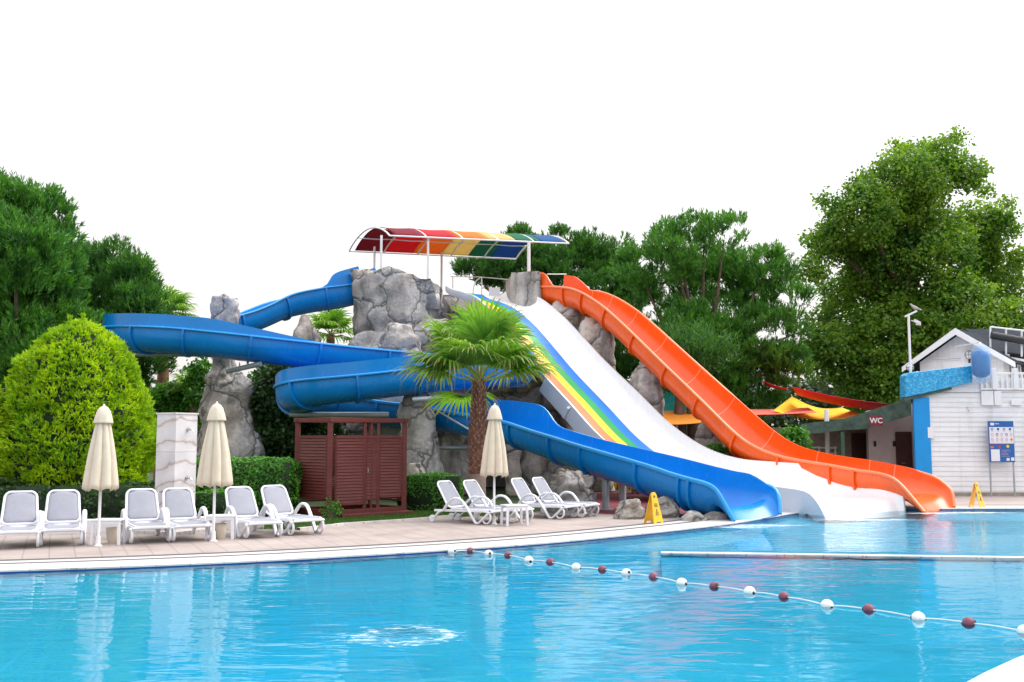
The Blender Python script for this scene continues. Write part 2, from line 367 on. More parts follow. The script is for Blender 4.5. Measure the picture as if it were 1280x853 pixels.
def catmull(P, n=8, closed=False):
    P = [np.array(p, float) for p in P]; out = []
    N = len(P)
    for i in range(N if closed else N-1):
        p0 = P[i-1] if (closed or i > 0) else 2*P[0]-P[1]
        p1 = P[i]; p2 = P[(i+1) % N]
        p3 = P[(i+2) % N] if (closed or i+2 < N) else 2*P[-1]-P[-2]
        for k in range(n):
            t = k/n
            out.append(0.5*((2*p1)+(-p0+p2)*t+(2*p0-5*p1+4*p2-p3)*t*t+(-p0+3*p1-3*p2+p3)*t**3))
    if not closed: out.append(P[-1])
    return out
def arr_mesh(name, Vt, Fq, mat, parent=None, mi=None):
    """big leaf meshes from numpy arrays (quads)"""
    me = bpy.data.meshes.new(name); org = np.zeros(3); p = parent
    while p is not None: org += np.array(p.location); p = p.parent
    Vt = np.asarray(Vt, dtype=np.float32) - org.astype(np.float32); Fq = np.asarray(Fq, dtype=np.int32)
    me.vertices.add(len(Vt)); me.vertices.foreach_set('co', Vt.ravel())
    k = Fq.shape[1]
    me.loops.add(Fq.size); me.loops.foreach_set('vertex_index', Fq.ravel())
    me.polygons.add(len(Fq)); me.polygons.foreach_set('loop_start', np.arange(0, Fq.size, k, dtype=np.int32))
    for x in (mat if isinstance(mat, (list, tuple)) else [mat]): me.materials.append(M[x])
    if mi is not None: me.polygons.foreach_set('material_index', np.asarray(mi, dtype=np.int32))
    me.update(calc_edges=True); me.validate()
    o = bpy.data.objects.new(name, me); C.objects.link(o)
    if parent is not None: o.parent = parent
    return o
def unit(a): return a/np.maximum(np.linalg.norm(a, axis=-1, keepdims=True), 1e-9)
def blades(base, direc, length, width, bend=0.0):
    """tapered blades (quad, tip narrow): arrays of n"""
    n = len(base); side = unit(np.cross(direc, unit(rng.normal(size=(n, 3)))))
    w = (width if np.ndim(width) else np.full(n, width))[:, None]; L = (length if np.ndim(length) else np.full(n, length))[:, None]
    tip = base + direc*L
    mid = base + direc*L*0.5
    a = base - side*w*0.35; b = mid + side*w*0.5; c = tip; d = mid - side*w*0.5
    Vt = np.stack([a, b, c, d], 1).reshape(-1, 3)
    return Vt, np.arange(4*n).reshape(n, 4)
def leaves(cen, size, normal=None, spread=1.0):
    n = len(cen); nr = unit(rng.normal(size=(n, 3))*spread + (0 if normal is None else normal))
    x = unit(np.cross(nr, unit(rng.normal(size=(n, 3))))); y = np.cross(nr, x)
    s = (size*rng.uniform(0.6, 1.25, n))[:, None]
    Vt = np.stack([cen - y*s*0.6, cen + x*s*0.42, cen + y*s*0.6, cen - x*s*0.42], 1).reshape(-1, 3)
    return Vt, np.arange(4*n).reshape(n, 4)
def cat_arr(parts):
    Vs = []; Fs = []; Ms = []; o = 0
    for (a, f, m) in parts:
        Vs.append(a); Fs.append(f+o); Ms.append(np.full(len(f), m)); o += len(a)
    return np.concatenate(Vs), np.concatenate(Fs), np.concatenate(Ms)
# ------------------------------------------------------------------ ground, pool, deck
WZ = -0.028
EP = [(-40, 7.5), (-30, 9.9), (-20, 12.2), (-12, 14), (-7.6, 15.2), (-5.5, 15.85), (-3.2, 16.85), (0, 18.75), (2.5, 20.9), (4.8, 23.3), (6.2, 25.2), (7.6, 27), (9.4, 28.1), (12, 28.35), (16, 28.5), (34, 29)]
E = [V((p[0], p[1], 0)) for p in catmull(EP, 6)]
NE = [V((p[0], p[1], 0)) for p in catmull([(34, 15.5), (14, 13.0), (8, 11.5), (5.9, 10.55), (4.75, 9.55), (3.97, 8.76), (3.4, 8.15), (2.3, 7.2), (0.5, 6.2), (-3, 5.2), (-10, 4.2), (-40, 1)], 6)]
def normals(P, sgn=1):
    out = []
    for i in range(len(P)):
        t = (P[min(i+1, len(P)-1)] - P[max(i-1, 0)]).normalized(); out.append(V((-t.y, t.x, 0))*sgn)
    return out
EN = normals(E)                       # points away from the water on the far side
NN = normals(NE)                      # near bank runs right to left: left normal points to the viewer side
NN = [n if n.y < 0 or n.x > 0.3 else -n for n in NN]
def off(P, N, d, z=0.0): return [p + n*d + V((0, 0, z)) for p, n in zip(P, N)]
def struct(name, mb, mat, **k):
    o = mb.build(name, mat, **k); o['kind'] = 'structure'; return o
def sheet(name, poly, z, mat, holes=()):
    bm = bmesh.new()
    for lp in [poly]+list(holes):
        vs = [bm.verts.new((p[0], p[1], z)) for p in lp]
        for i in range(len(vs)): bm.edges.new((vs[i], vs[(i+1) % len(vs)]))
    bmesh.ops.triangle_fill(bm, edges=bm.edges[:], use_beauty=True)
    for f in bm.faces:
        if f.normal.z < 0: f.normal_flip()
    me = bpy.data.meshes.new(name); bm.to_mesh(me); bm.free(); me.materials.append(M[mat])
    o = bpy.data.objects.new(name, me); C.objects.link(o); o['kind'] = 'structure'; return o
hole = off(E, EN, 0.3) + off(NE, NN, 0.3)
sheet('ground', [(-500, -120), (500, -120), (500, 700), (-500, 700)], -0.035, 'terrain', [hole])
# water surface and basin
sheet('water', off(E, EN, 0.02) + off(NE, NN, 0.02), WZ, 'dark')
mb = MB(); ring = off(E, EN, 0.015) + off(NE, NN, 0.015); n = len(ring)
def lvl(z): return [(p.x, p.y, z) for p in ring]
for z0, z1, mi in ((-0.01, -0.034, 1), (-0.034, -.09, 0)):
    mb.add(lvl(z0)+lvl(z1), [(i, (i+1) % n, n+(i+1) % n, n+i) for i in range(n)], mi)
inr = off(E, EN, -1.55, -.365) + off(NE, NN, -1.55, -.365)
mb.add(lvl(-.09) + inr, [(i, i+1, n+i+1, n+i) for i in range(n-1) if i != len(E)-1], 0)
struct('pool_basin', mb, ['pool_tile', 'waterline_tile'], fix=False)
sheet('pool_floor', [(p.x, p.y) for p in off(E, EN, -1.5) + off(NE, NN, -1.5)], -.36, 'pool_tile')
# white coping, overflow grate, paving
def band(name, P, N, d0, d1, z, mat, lip=True):
    mb = MB(); a = off(P, N, d0, z); b = off(P, N, d1, z); mb.strip(a, b)
    if lip: mb.strip(off(P, N, d0, -0.012), a)
    o = struct(name, mb, mat, fix=False)
    for pl in o.data.polygons:
        pass
    return o
band('pool_coping', E, EN, 0.0, 0.80, 0.012, 'coping')
band('pool_coping', NE, NN, 0.0, 0.75, 0.012, 'coping')
mb = MB()
for d0, d1, mi in ((0.80, 1.0, 1), (1.0, 1.28, 0), (1.28, 1.50, 1)):
    mb.strip(off(E, EN, d0, 0.008), off(E, EN, d1, 0.008), mi)
struct('drain_grate', mb, ['grate', 'grate_edge'], fix=False)
kerb = [(-60, 16.5), (-40, 17.5), (-20, 20.3), (-12, 21.2), (-8, 21.7), (-6, 22.0)] + [tuple(gr(px, py)[:2]) for px, py in ((398, 661), (430, 657), (475, 654), (520, 651), (562, 647))] + [(0.2, 26.3), (1.2, 28.5), (2.5, 31), (4, 34), (8, 36), (12, 38), (14, 42), (34, 42), (60, 42)]
inner = off(E, EN, 1.50)
sheet('pool_deck', [(p.x, p.y) for p in inner] + [(60, 30)] + kerb[::-1] + [(-60, 6)], 0.0, 'paving')
nb = off(NE, NN, 0.75)
sheet('near_deck', [(p.x, p.y) for p in nb] + [(-60, 0), (-60, -20), (60, -20), (60, 14)], 0.0, 'paving')
# kerb stone along the lawn
mb = MB(); kp = [V((*gr(px, py)[:2], 0)) for px, py in ((375, 663), (398, 661), (430, 657), (475, 654), (520, 651), (562, 647))]
kn = normals(kp); a = off(kp, kn, 0, 0.05); b = off(kp, kn, 0.12, 0.05); mb.strip(a, b); mb.strip(off(kp, kn, 0, -0.01), a); mb.strip(b, off(kp, kn, 0.12, -0.01))
struct('lawn_kerb', mb, 'coping', fix=False)
sheet('playground_floor', [(1.9, 26.9), (3.6, 25.4), (5.6, 25.6), (7.6, 28.4), (9.2, 29.6), (10.5, 33), (10.5, 37), (3, 37), (1.2, 31)], 0.006, 'red_rubber')
# lawn
lawn = off(kp, kn, 0.13) + [V((-0.2, 27.4, 0)), V((-1.2, 28.5, 0)), V((-7.5, 27.0, 0)), V((-7.0, 22.6, 0))]
sheet('lawn_soil', [(p.x, p.y) for p in lawn], 0.004, 'terrain')
pts = []
while len(pts) < 22000:
    x = rng.uniform(-7.2, 0); y = rng.uniform(21.8, 27.8)
    e = np.interp(x, [p.x for p in kp], [p.y for p in kp]) + 0.17
    if y > e and y < e + 3.2 + (0.4 if x > -3 else 0): pts.append((x, y, 0.003))
pts = np.array(pts); d = unit(rng.normal(size=(len(pts), 3))*0.45 + np.array([0, 0, 1.0])); d[:, 2] = np.abs(d[:, 2])
a, f = blades(pts, d, rng.uniform(0.03, 0.085, len(pts)), 0.012)
tag(arr_mesh('grass', a, f, 'grass'), 'short green lawn grass beside the louvred timber cabin', kind='stuff')
# water shader (real fresnel mirror over a clear tinted body)
w = bpy.data.materials.new('water'); w.use_nodes = True; M['water'] = w; nt = w.node_tree; nt.nodes.clear()
out = nt.nodes.new('ShaderNodeOutputMaterial')
g = nt.nodes.new('ShaderNodeNewGeometry'); sx = nt.nodes.new('ShaderNodeSeparateXYZ'); lk(nt, g.outputs['Position'], sx.inputs[0])
# lively water behind the divider wall and round the slide mouths, calm in front
far = nt.nodes.new('ShaderNodeMapRange'); far.interpolation_type = 'SMOOTHSTEP'
line = math_n(nt, 'ADD', sx.outputs[1], math_n(nt, 'MULTIPLY', sx.outputs[0], 0.13))
far.inputs['From Min'].default_value = 18.3; far.inputs['From Max'].default_value = 19.4
lk(nt, line, far.inputs['Value'])
rightw = nt.nodes.new('ShaderNodeMapRange'); rightw.interpolation_type = 'SMOOTHSTEP'; rightw.inputs['From Min'].default_value = 0.8; rightw.inputs['From Max'].default_value = 3.4
lk(nt, sx.outputs[0], rightw.inputs['Value'])
live = math_n(nt, 'MULTIPLY', far.outputs[0], rightw.outputs[0])
n1 = tex_noise(nt, pos(nt, (0.62, 1.5, 1)), 1.9, 2, 0.5, 0.5)
n2 = tex_noise(nt, pos(nt, (0.6, 1.9, 1)), 4.0, 2, 0.5)
n3 = tex_noise(nt, pos(nt, (0.75, 1.5, 1)), 2.6, 4, 0.6, 0.6)
calm = math_n(nt, 'ADD', math_n(nt, 'MULTIPLY', n1, 0.0125), math_n(nt, 'MULTIPLY', n2, 0.003))
h = math_n(nt, 'ADD', calm, math_n(nt, 'MULTIPLY', math_n(nt, 'MULTIPLY', n3, 0.085), live))
# ring ripples of the bubbling jet
jet = gr(508, 794, WZ)
vd = nt.nodes.new('ShaderNodeVectorMath'); vd.operation = 'DISTANCE'; lk(nt, g.outputs['Position'], vd.inputs[0]); vd.inputs[1].default_value = jet
jm = nt.nodes.new('ShaderNodeMapRange'); jm.inputs['From Min'].default_value = 0.55; jm.inputs['From Max'].default_value = 0.1; lk(nt, vd.outputs['Value'], jm.inputs['Value'])
h = math_n(nt, 'ADD', h, math_n(nt, 'MULTIPLY', math_n(nt, 'MULTIPLY', tex_noise(nt, pos(nt), 9, 4), jm.outputs[0]), 0.035))
bp = nt.nodes.new('ShaderNodeBump'); bp.inputs['Strength'].default_value = 1.0; bp.inputs['Distance'].default_value = 1.0; lk(nt, h, bp.inputs['Height'])
fr = nt.nodes.new('ShaderNodeFresnel'); fr.inputs['IOR'].default_value = 1.33; lk(nt, bp.outputs[0], fr.inputs['Normal'])
gl = nt.nodes.new('ShaderNodeBsdfGlossy'); gl.inputs['Roughness'].default_value = 0.0; lk(nt, bp.outputs[0], gl.inputs['Normal'])
tr = nt.nodes.new('ShaderNodeBsdfTransparent'); tr.inputs['Color'].default_value = (0.80, 0.97, 1.0, 1)
mx = nt.nodes.new('ShaderNodeMixShader'); lk(nt, math_n(nt, 'MULTIPLY', fr.outputs[0], 0.90), mx.inputs[0]); lk(nt, tr.outputs[0], mx.inputs[1]); lk(nt, gl.outputs[0], mx.inputs[2])
# white churned water at the slide mouths and the jet
fm = None
for (c, rx, ry) in ((gr(955, 657, WZ), 0.95, 0.30), (gr(925, 659, WZ), 0.6, 0.3), (gr(1085, 650, WZ), 1.2, 0.22), (gr(1212, 641, WZ), 1.3, 0.30), (gr(1165, 642, WZ), 0.7, 0.25), (jet, 0.62, 0.58)):
    v1 = nt.nodes.new('ShaderNodeVectorMath'); v1.operation = 'SUBTRACT'; lk(nt, g.outputs['Position'], v1.inputs[0]); v1.inputs[1].default_value = c
    v2 = nt.nodes.new('ShaderNodeVectorMath'); v2.operation = 'MULTIPLY'; lk(nt, v1.outputs[0], v2.inputs[0]); v2.inputs[1].default_value = (1/rx, 1/ry, 0)
    v3 = nt.nodes.new('ShaderNodeVectorMath'); v3.operation = 'LENGTH'; lk(nt, v2.outputs[0], v3.inputs[0])
    q = math_n(nt, 'SUBTRACT', 1.25, v3.outputs['Value']) if rx != 0.62 else math_n(nt, 'SUBTRACT', 0.40, math_n(nt, 'MULTIPLY', math_n(nt, 'ABSOLUTE', math_n(nt, 'SUBTRACT', v3.outputs['Value'], 0.7)), 1.5))
    fm = q if fm is None else math_n(nt, 'MAXIMUM', fm, q)
fn = tex_noise(nt, pos(nt, (1, 2.2, 1)), 6, 6, 0.75)
fmask = ramp(nt, math_n(nt, 'ADD', math_n(nt, 'MULTIPLY', fm, 0.30), math_n(nt, 'MULTIPLY', math_n(nt, 'SUBTRACT', fn, 0.42), 1.6)), [(0.20, (0, 0, 0)), (0.42, (1, 1, 1))])
fd = nt.nodes.new('ShaderNodeBsdfDiffuse'); fd.inputs['Color'].default_value = (0.75, 0.82, 0.85, 1)
mf = nt.nodes.new('ShaderNodeMixShader'); lk(nt, math_n(nt, 'MULTIPLY', fmask, 0.60), mf.inputs[0]); lk(nt, mx.outputs[0], mf.inputs[1]); lk(nt, fd.outputs[0], mf.inputs[2])
lk(nt, mf.outputs[0], out.inputs['Surface'])
bpy.data.objects['water'].data.materials[0] = w
# divider wall between the splash basin and the swimming pool
A = gr(826, 691, WZ); B = gr(1290, 697.5, WZ); mb = MB()
dv = (B-A).normalized(); pn = V((-dv.y, dv.x, 0)); B2 = A + dv*22
mb.prism([A+V((0, 0, -.05))-pn*0.09, A+V((0, 0, 0.014))-pn*0.09, A+V((0, 0, 0.014))+pn*0.09, A+V((0, 0, -.05))+pn*0.09], B2-A)
m2 = MB(); m2.prism([A+V((0, 0, -.37))-pn*1.1, A+V((0, 0, -0.06))-pn*0.08, A+V((0, 0, -.06))+pn*0.08, A+V((0, 0, -.37))+pn*1.1], B2-A)
o = mb.build('pool_divider', 'coping', bevel=0.012); sub = m2.build('divider_base', 'pool_tile', o); tag(o, 'thin white divider wall just breaking the water surface', 'wall')
# lane rope and floats
FL = [(565, 688.5, 0), (588, 687.5, 1), (611, 691.5, 0), (635, 693, 1), (661, 699.5, 0), (688, 701.5, 1), (720, 708.5, 0), (753, 711, 1), (783, 716, 0), (817, 720, 1), (852, 728, 0), (893, 732, 1), (937, 739, 0), (980, 745, 1), (1034, 756, 0), (1086, 761, 1), (1148, 772, 0), (1211, 778, 1), (1281, 789, 0), (1352, 799, 1)]
words = ['farthest', 'second', 'third', 'fourth', 'fifth', 'sixth', 'seventh', 'eighth', 'ninth', 'nearest']
cw = [0, 0]; fpos = []
for px, py, c in FL:
    p = gr(px, py+2, WZ); p.z = WZ + 0.008; fpos.append(p); rad = 0.076 if c == 0 else 0.068
    mb = MB(); mb.ball((0, 0, 0), rad, 18, 11, 0, (1, 1, 0.93)); dirv = V((0.9, -1, 0)).normalized()
    mb.tube([-dirv*rad*1.06, -dirv*rad*0.9], rad*0.3, 10, mi=1); mb.tube([dirv*rad*0.9, dirv*rad*1.06], rad*0.3, 10, mi=1)
    o = mb.build('lane_float', ['white_float' if c == 0 else 'maroon_float', 'dark'], smooth=True); o.location = p; o.rotation_euler = (random.uniform(-.4, .4), random.uniform(-.4, .4), random.uniform(-.5, .5))
    k = cw[c]; cw[c] += 1
    if px < 1300:
        col = 'white' if c == 0 else 'dull maroon'
        nw = 'nearest' if (c == 0 and px == 1281) or (c == 1 and px == 1211) else words[k]
        lab = f'{nw} {col} float on the lane rope' if nw in ('nearest', 'farthest') else f'{nw} {col} float on the lane rope counted from its far left end'
    else: lab = 'maroon float of the lane rope beyond the right edge of the photo'
    tag(o, lab, 'float', 'floats threaded on the lane rope')
rp = []
start = gr(548, 688, WZ)
seq = [V((start.x, start.y, WZ-0.01))] + fpos
for a, b in zip(seq[:-1], seq[1:]):
    for k in range(6):
        t = k/6; q = a.lerp(b, t); q.z += 0.012*math.sin(math.pi*t); rp.append(q)
rp.append(seq[-1])
mb = MB(); mb.tube(rp, 0.009, 6)
tag(mb.build('lane_rope', 'rope', smooth=True), 'pale rope strung across the water through alternating white and maroon floats', 'rope')
# ------------------------------------------------------------------ water slides
def resample(st, step=0.16):
    keys = ('N', 'F', 'D', 'en', 'ef', 'u')
    A = np.array([list(s['N'])+list(s['F'])+[s.get('D', .6), s.get('en', 0), s.get('ef', 0), i] for i, s in enumerate(st)], float)
    P = np.array(catmull(A, 24)); mid = (P[:, :3]+P[:, 3:6])/2
    L = np.concatenate([[0], np.cumsum(np.linalg.norm(np.diff(mid, axis=0), axis=1))])
    s = np.linspace(0, L[-1], max(8, int(L[-1]/step)))
    return np.stack([np.interp(s, L, P[:, k]) for k in range(P.shape[1])], 1), s
def frames(Q):
    mid = (Q[:, :3]+Q[:, 3:6])/2; T = np.gradient(mid, axis=0); T = unit(T)
    Aa = unit(Q[:, 3:6]-Q[:, :3]); U = unit(np.cross(Aa, T)); U[U[:, 2] < 0] *= -1
    return T, Aa, U
def section_u(n=18, p=2.6):
    out = []
    for k in range(n+1):
        th = math.pi*k/n; c = math.cos(th); s_ = math.sin(th)
        out.append((-math.copysign(abs(c)**(2/p), c), -(abs(s_)**(2/p))))
    return out                                     # (-1,0) .. (0,-1) .. (1,0)
SEC = section_u()
def ring_pts(q, a, u, kind):
    N = V(q[:3]); F = V(q[3:6]); D, en, ef = q[6:9]; a = V(a); u = V(u); W = (F-N).length; Mi = (N+F)/2
    if kind == 'u':
        pts = [N + u*en] + [Mi + a*(x*W/2) + u*(y*D) for x, y in SEC] + [F + u*ef]
    else:
        pts = [N + u*en, N, N + a*0.05 - u*D]
        fr = [0.06, .20, .325, .455, .625, .80]
        W2 = W-0.1
        pts += [N + a*(0.05+W2*x) - u*D for x in fr[0:]]
        r_ = max(.05, min(.42, D+ef-.01)); c = N + a*(W-r_) - u*(D-r_) + (F-N-a*W)
        pts += [c + a*r_*math.sin(t) - u*r_*math.cos(t) for t in (0.2, 0.45, 0.7, 0.95, 1.2, 1.45)]
        pts += [F + u*ef]
    return pts
def sweep(parent, st, name, mats_, kind='u', thick=0.05, seams=(), rim=None, seam_in=None, label=None, rim_r=0.045):
    Q, s = resample(st); T, A, U = frames(Q); n = len(Q)
    inner = [ring_pts(Q[i], A[i], U[i], kind) for i in range(n)]; k = len(inner[0])
    def outset(i, t):
        P = inner[i]; res = []
        for j in range(k):
            d = (P[min(j+1, k-1)]-P[max(j-1, 0)])
            nn = d.normalized().cross(V(T[i])) if d.length > 1e-6 else -V(A[i])
            if j == 0 and (P[1]-P[0]).length < 1e-4: nn = -V(A[i])
            if j == k-1 and (P[-1]-P[-2]).length < 1e-4: nn = V(A[i])
            mid = (V(Q[i][:3])+V(Q[i][3:6]))/2 + V(U[i])*0.3
            if nn.dot(P[j]-mid) < 0: nn = -nn
            res.append(P[j]+nn.normalized()*t)
        return res
    mb = MB(); outer = [outset(i, thick) for i in range(n)]
    vs = []; fs = []; ms = []
    for i in range(n): vs += inner[i]+outer[i]
    w = 2*k
    for i in range(n-1):
        for j in range(k-1):
            mi = 0
            if kind != 'u' and 3 <= j <= 6 and Q[i][9] < STRIPE_END: mi = j-1
            fs.append((i*w+j, i*w+j+1, (i+1)*w+j+1, (i+1)*w+j)); ms.append(mi)
            fs.append((i*w+k+j, (i+1)*w+k+j, (i+1)*w+k+j+1, i*w+k+j+1)); ms.append(1 if kind != 'u' else 0)
        fs.append((i*w, (i+1)*w, (i+1)*w+k, i*w+k)); ms.append(0)
        fs.append((i*w+k-1, i*w+w-1, (i+1)*w+w-1, (i+1)*w+k-1)); ms.append(0)
    for i in (0, n-1):
        for j in range(k-1): fs.append((i*w+j, i*w+k+j, i*w+k+j+1, i*w+j+1)); ms.append(0)
    mb.add(vs, fs, ms)
    ch = mb.build(name, mats_, parent, smooth=True, fix=True)
    if label: ch['label'] = label
    if rim:
        for side in (0, 1):
            mb = MB(); path = []
            for i in range(n):
                e = V(Q[i][:3]) if side == 0 else V(Q[i][3:6]); path.append(e + V(A[i])*(-(thick+.02) if side == 0 else (thick+.02)))
            mb.tube(path, rim_r, 8, flat=1.3); mb.build('rim', rim, parent, smooth=True)
    for q in seams:
        x = np.interp(q, Q[:, 9], np.arange(n)); i = int(round(x)); i = min(max(i, 1), n-2)
        mb = MB(); t = V(T[i]); o0 = outset(i, thick-0.01); o1 = outset(i, thick+0.075)
        o0 = [p for p in o0]; o1 = [p for p in o1]; h = 0.035
        j0 = 1 if kind == 'u' else 0
        for a_, b_, in ((o0, o1),):
            va = [p-t*h for p in o0[j0:k-j0]]; vb = [p-t*h for p in o1[j0:k-j0]]; vc = [p+t*h for p in o1[j0:k-j0]]; vd = [p+t*h for p in o0[j0:k-j0]]
            mb.strip(va, vb); mb.strip(vb, vc); mb.strip(vc, vd)
        mi_in = 1 if seam_in else 0
        inn = [p for p in outset(i, -0.004)]
        if seam_in: mb.strip([p-t*0.014 for p in inn], [p+t*0.014 for p in inn], 1)
        mb.build('flange', [mats_[0] if isinstance(mats_, list) else mats_] + ([seam_in] if seam_in else []), parent, smooth=False)
    return Q, T, A, U
# ---- straight racing flume in orange
PP = lambda px, py, d: at(px, py, d)
def line_d(px, k, m): return k/((px-640)/FPX + m)
cross = V((0.78, 0.62, 0)); cross.normalize()
def lip(pn, pf, d, dd, D, en=0.0, ef=0.0):
    return dict(N=at(pn[0], pn[1], d), F=at(pf[0], pf[1], d+dd), D=D, en=en, ef=ef)
def station(px, py, d, W, D, en=0.0, ef=0.0, cr=cross, bank=0.0):
    N = at(px, py, d); return dict(N=N, F=N+cr*W+V((0, 0, bank)), D=D, en=en, ef=ef)
org = thing('orange_water_slide', 'open orange water slide running straight down to the pool, rearmost of the three', 'water slide', (9.0, 30, 0))
st = []
for px, py, W, D, en, ef in ((668, 358.5, 1.5, .8, .62, .62), (681, 358.8, 1.5, .8, .50, .55), (692, 359.0, 1.5, .8, .06, .30), (703, 359.6, 1.5, .8, 0, 0), (716, 361.5, 1.5, .8, 0, 0), (730, 367, 1.52, .8, 0, 0), (745, 376, 1.55, .8, 0, 0), (759.6, 387, 1.58, .8, 0, 0), (777, 402.5, 1.6, .8, 0, 0), (794.8, 419.5, 1.62, .8, 0, 0), (834.2, 458, 1.7, .8, 0, 0), (875, 497, 1.75, .8, 0, .05), (920, 541, 1.8, .8, 0, .1), (948, 560, 1.85, .8, 0, .1), (977.7, 571, 1.9, .8, 0, .12), (1008, 577, 1.95, .8, 0, .12), (1039.5, 582, 2.0, .78, 0, .12), (1072, 588, 2.05, .75, 0, .10), (1090, 590.5, 2.05, .72, 0, .06)):
    st.append(station(px, py, line_d(px, 32.88, .796), W, D, en, ef))
for pn, pf, D in (((1104, 593), (1154, 592.5), .70), ((1118, 598), (1167, 597), .64), ((1130, 608), (1179, 605), .50), ((1143, 623), (1188, 615), .32), ((1157, 640), (1191, 634), .14)): st.append(lip(pn, pf, line_d(pn[0], 32.88, .796), 1.2, D))
STRIPE_END = 99
sweep(org, st, 'chute', ['gel_orange'], 'u', .05, seams=(3.2, 5, 7, 9, 10, 11, 12, 14, 16.0, 17), rim='gel_orange_rim', seam_in='gel_orange_seam')
# ---- broad white slide with rainbow lanes
wht = thing('white_water_slide', 'broad white water slide with rainbow stripes, middle of the three', 'water slide', (6.5, 28.5, 0))
st = []; STRIPE_END = 10.6
for px, py, W, D, en, ef in ((558, 360, 2.9, .12, .10, .42), (566, 365, 2.9, .12, .10, .40), (580, 369.5, 2.9, .12, .12, .40), (598, 378, 2.9, .12, .14, .40), (622, 399, 2.9, .12, .05, .40), (648, 430, 2.9, .12, .02, .42), (672, 459.5, 2.9, .12, 0, .45), (711, 502, 2.9, .12, 0, .48), (750, 544.5, 2.9, .12, 0, .5), (793, 577, 2.9, .14, 0, .5), (838, 595, 2.9, .2, 0, .5), (890, 602, 3.0, .28, 0, .5), (940, 606.5, 3.1, .34, 0, .5), (975, 610, 3.2, .38, 0, .42)):
    st.append(station(px, py, line_d(px, 29.04, .80), W, D, en, ef))
for pn, pf, D, ef in (((1000, 613.5), (1106, 604.5), .40, .02), ((1014, 618), (1120, 609), .40, 0), ((1025, 631), (1128, 619), .28, 0), ((1034, 649), (1131, 645), .1, 0)): st.append(lip(pn, pf, line_d(pn[0], 29.04, .80), 1.6, D, 0, ef))
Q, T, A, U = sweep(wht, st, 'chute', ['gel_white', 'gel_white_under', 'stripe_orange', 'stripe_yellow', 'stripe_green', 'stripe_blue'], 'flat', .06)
# side girder under the near edge
mb = MB(); n = len(Q)
def girder(i):
    N = V(Q[i][:3]); a = V(A[i]); u = V(U[i]); D = Q[i][6]; q = Q[i][9]
    h = 0.42 if q < 13 else max(.2, N.z-D+.2)
    return [N - a*.07 + u*0.02, N - a*.07 - u*(D+h), N + a*.10 - u*(D+h), N + a*.10 - u*(D+.03)]
G = [girder(i) for i in range(n) if 6.3 < Q[i][9]]
for j in range(3): mb.strip([g_[j] for g_ in G], [g_[j+1] for g_ in G])
mb.add(G[-1], [(0, 1, 2, 3)])
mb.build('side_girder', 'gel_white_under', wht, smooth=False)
for q in (7.2, 8.1, 9.6, 11.2, 12.8):
    i = int(np.interp(q, Q[:, 9], np.arange(n))); N = V(Q[i][:3]); a = V(A[i]); u = V(U[i]); t = V(T[i])
    mb = MB(); mb.prism([N - a*.072 - u*.05 - t*.05, N - a*.16 - u*.12 - t*.05, N - a*.16 - u*.50 - t*.05, N - a*.072 - u*.56 - t*.05], t*.10)
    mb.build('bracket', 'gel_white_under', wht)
# teal flash on the mouth
i0 = int(np.interp(14.2, Q[:, 9], np.arange(n))); i1 = int(np.interp(15.6, Q[:, 9], np.arange(n))); mb = MB(); a_ = []; b_ = []
for i in range(i0, i1+1):
    N = V(Q[i][:3]); a = V(A[i]); u = V(U[i]); D = Q[i][6]; t = (i-i0)/(i1-i0)
    a_.append(N + a*(.34+.2*t) - u*(D-.004)); b_.append(N + a*(.34+.2*t+.30*(1-t)) - u*(D-.004))
mb.strip(a_, b_); mb.build('teal_flash', 'stripe_teal', wht, fix=False)
# ---- blue flume: entry, wide left bend, right bend, second left bend, run-out
blu = thing('blue_water_slide', 'winding blue water slide whose open mouth is nearest the viewer', 'water slide', (0.0, 31, 0))
BW = 1.4
# centre line of the coils: x, y, rim height
ctl = [(-5.6, 40.1, 8.15), (-6.6, 39.5, 7.75), (-7.6, 39.2, 7.55), (-8.8, 38.7, 7.2), (-9.9, 37.8, 6.55), (-10.9, 36.9, 6.15), (-11.9, 36.35, 5.92), (-12.75, 35.7, 5.78), (-13.05, 34.75, 5.66), (-12.7, 33.75, 5.55), (-11.8, 33.1, 5.47), (-10.6, 32.95, 5.38), (-9.0, 33.15, 5.22), (-7.2, 33.75, 5.05), (-5.4, 34.7, 4.92), (-3.6, 35.6, 4.82), (-1.9, 36.0, 4.70), (-.5, 35.5, 4.58), (.0, 34.3, 4.47), (-.6, 33.1, 4.36), (-1.9, 32.55, 4.22), (-3.4, 32.0, 4.02), (-4.9, 31.45, 3.80), (-6.0, 31.4, 3.66), (-6.65, 32.1, 3.52), (-6.6, 33.1, 3.40), (-5.8, 33.9, 3.28), (-4.5, 34.25, 3.12), (-3.1, 34.1, 2.98)]
P = np.array(catmull(ctl, 10)); Tn = unit(np.gradient(P[:, :2], axis=0))
st = []
for i in range(0, len(P), 4):
    t = Tn[i]; nrm = V((-t[1], t[0], 0)); c = V(P[i]); x = i/10           # x = control index
    outer = V((t[1], -t[0], 0))
    def lobe(c0, w_): return max(0, 1-abs((x-c0)/w_))
    ol = .42*min(1, 2.2*lobe(9.5, 4.0)); orr = .42*min(1, 3.0*lobe(20.2, 5.2))
    # first bend: outer wall on the right-hand side; the next two: on the left-hand side
    hood = .62*min(1, max(0, 2.1-x)); hood = hood*hood*(3-2*hood) if hood < 1 else hood
    st.append(dict(N=c + outer*BW/2, F=c - outer*BW/2, D=.72, en=max(hood, ol), ef=max(hood*.6, orr)))
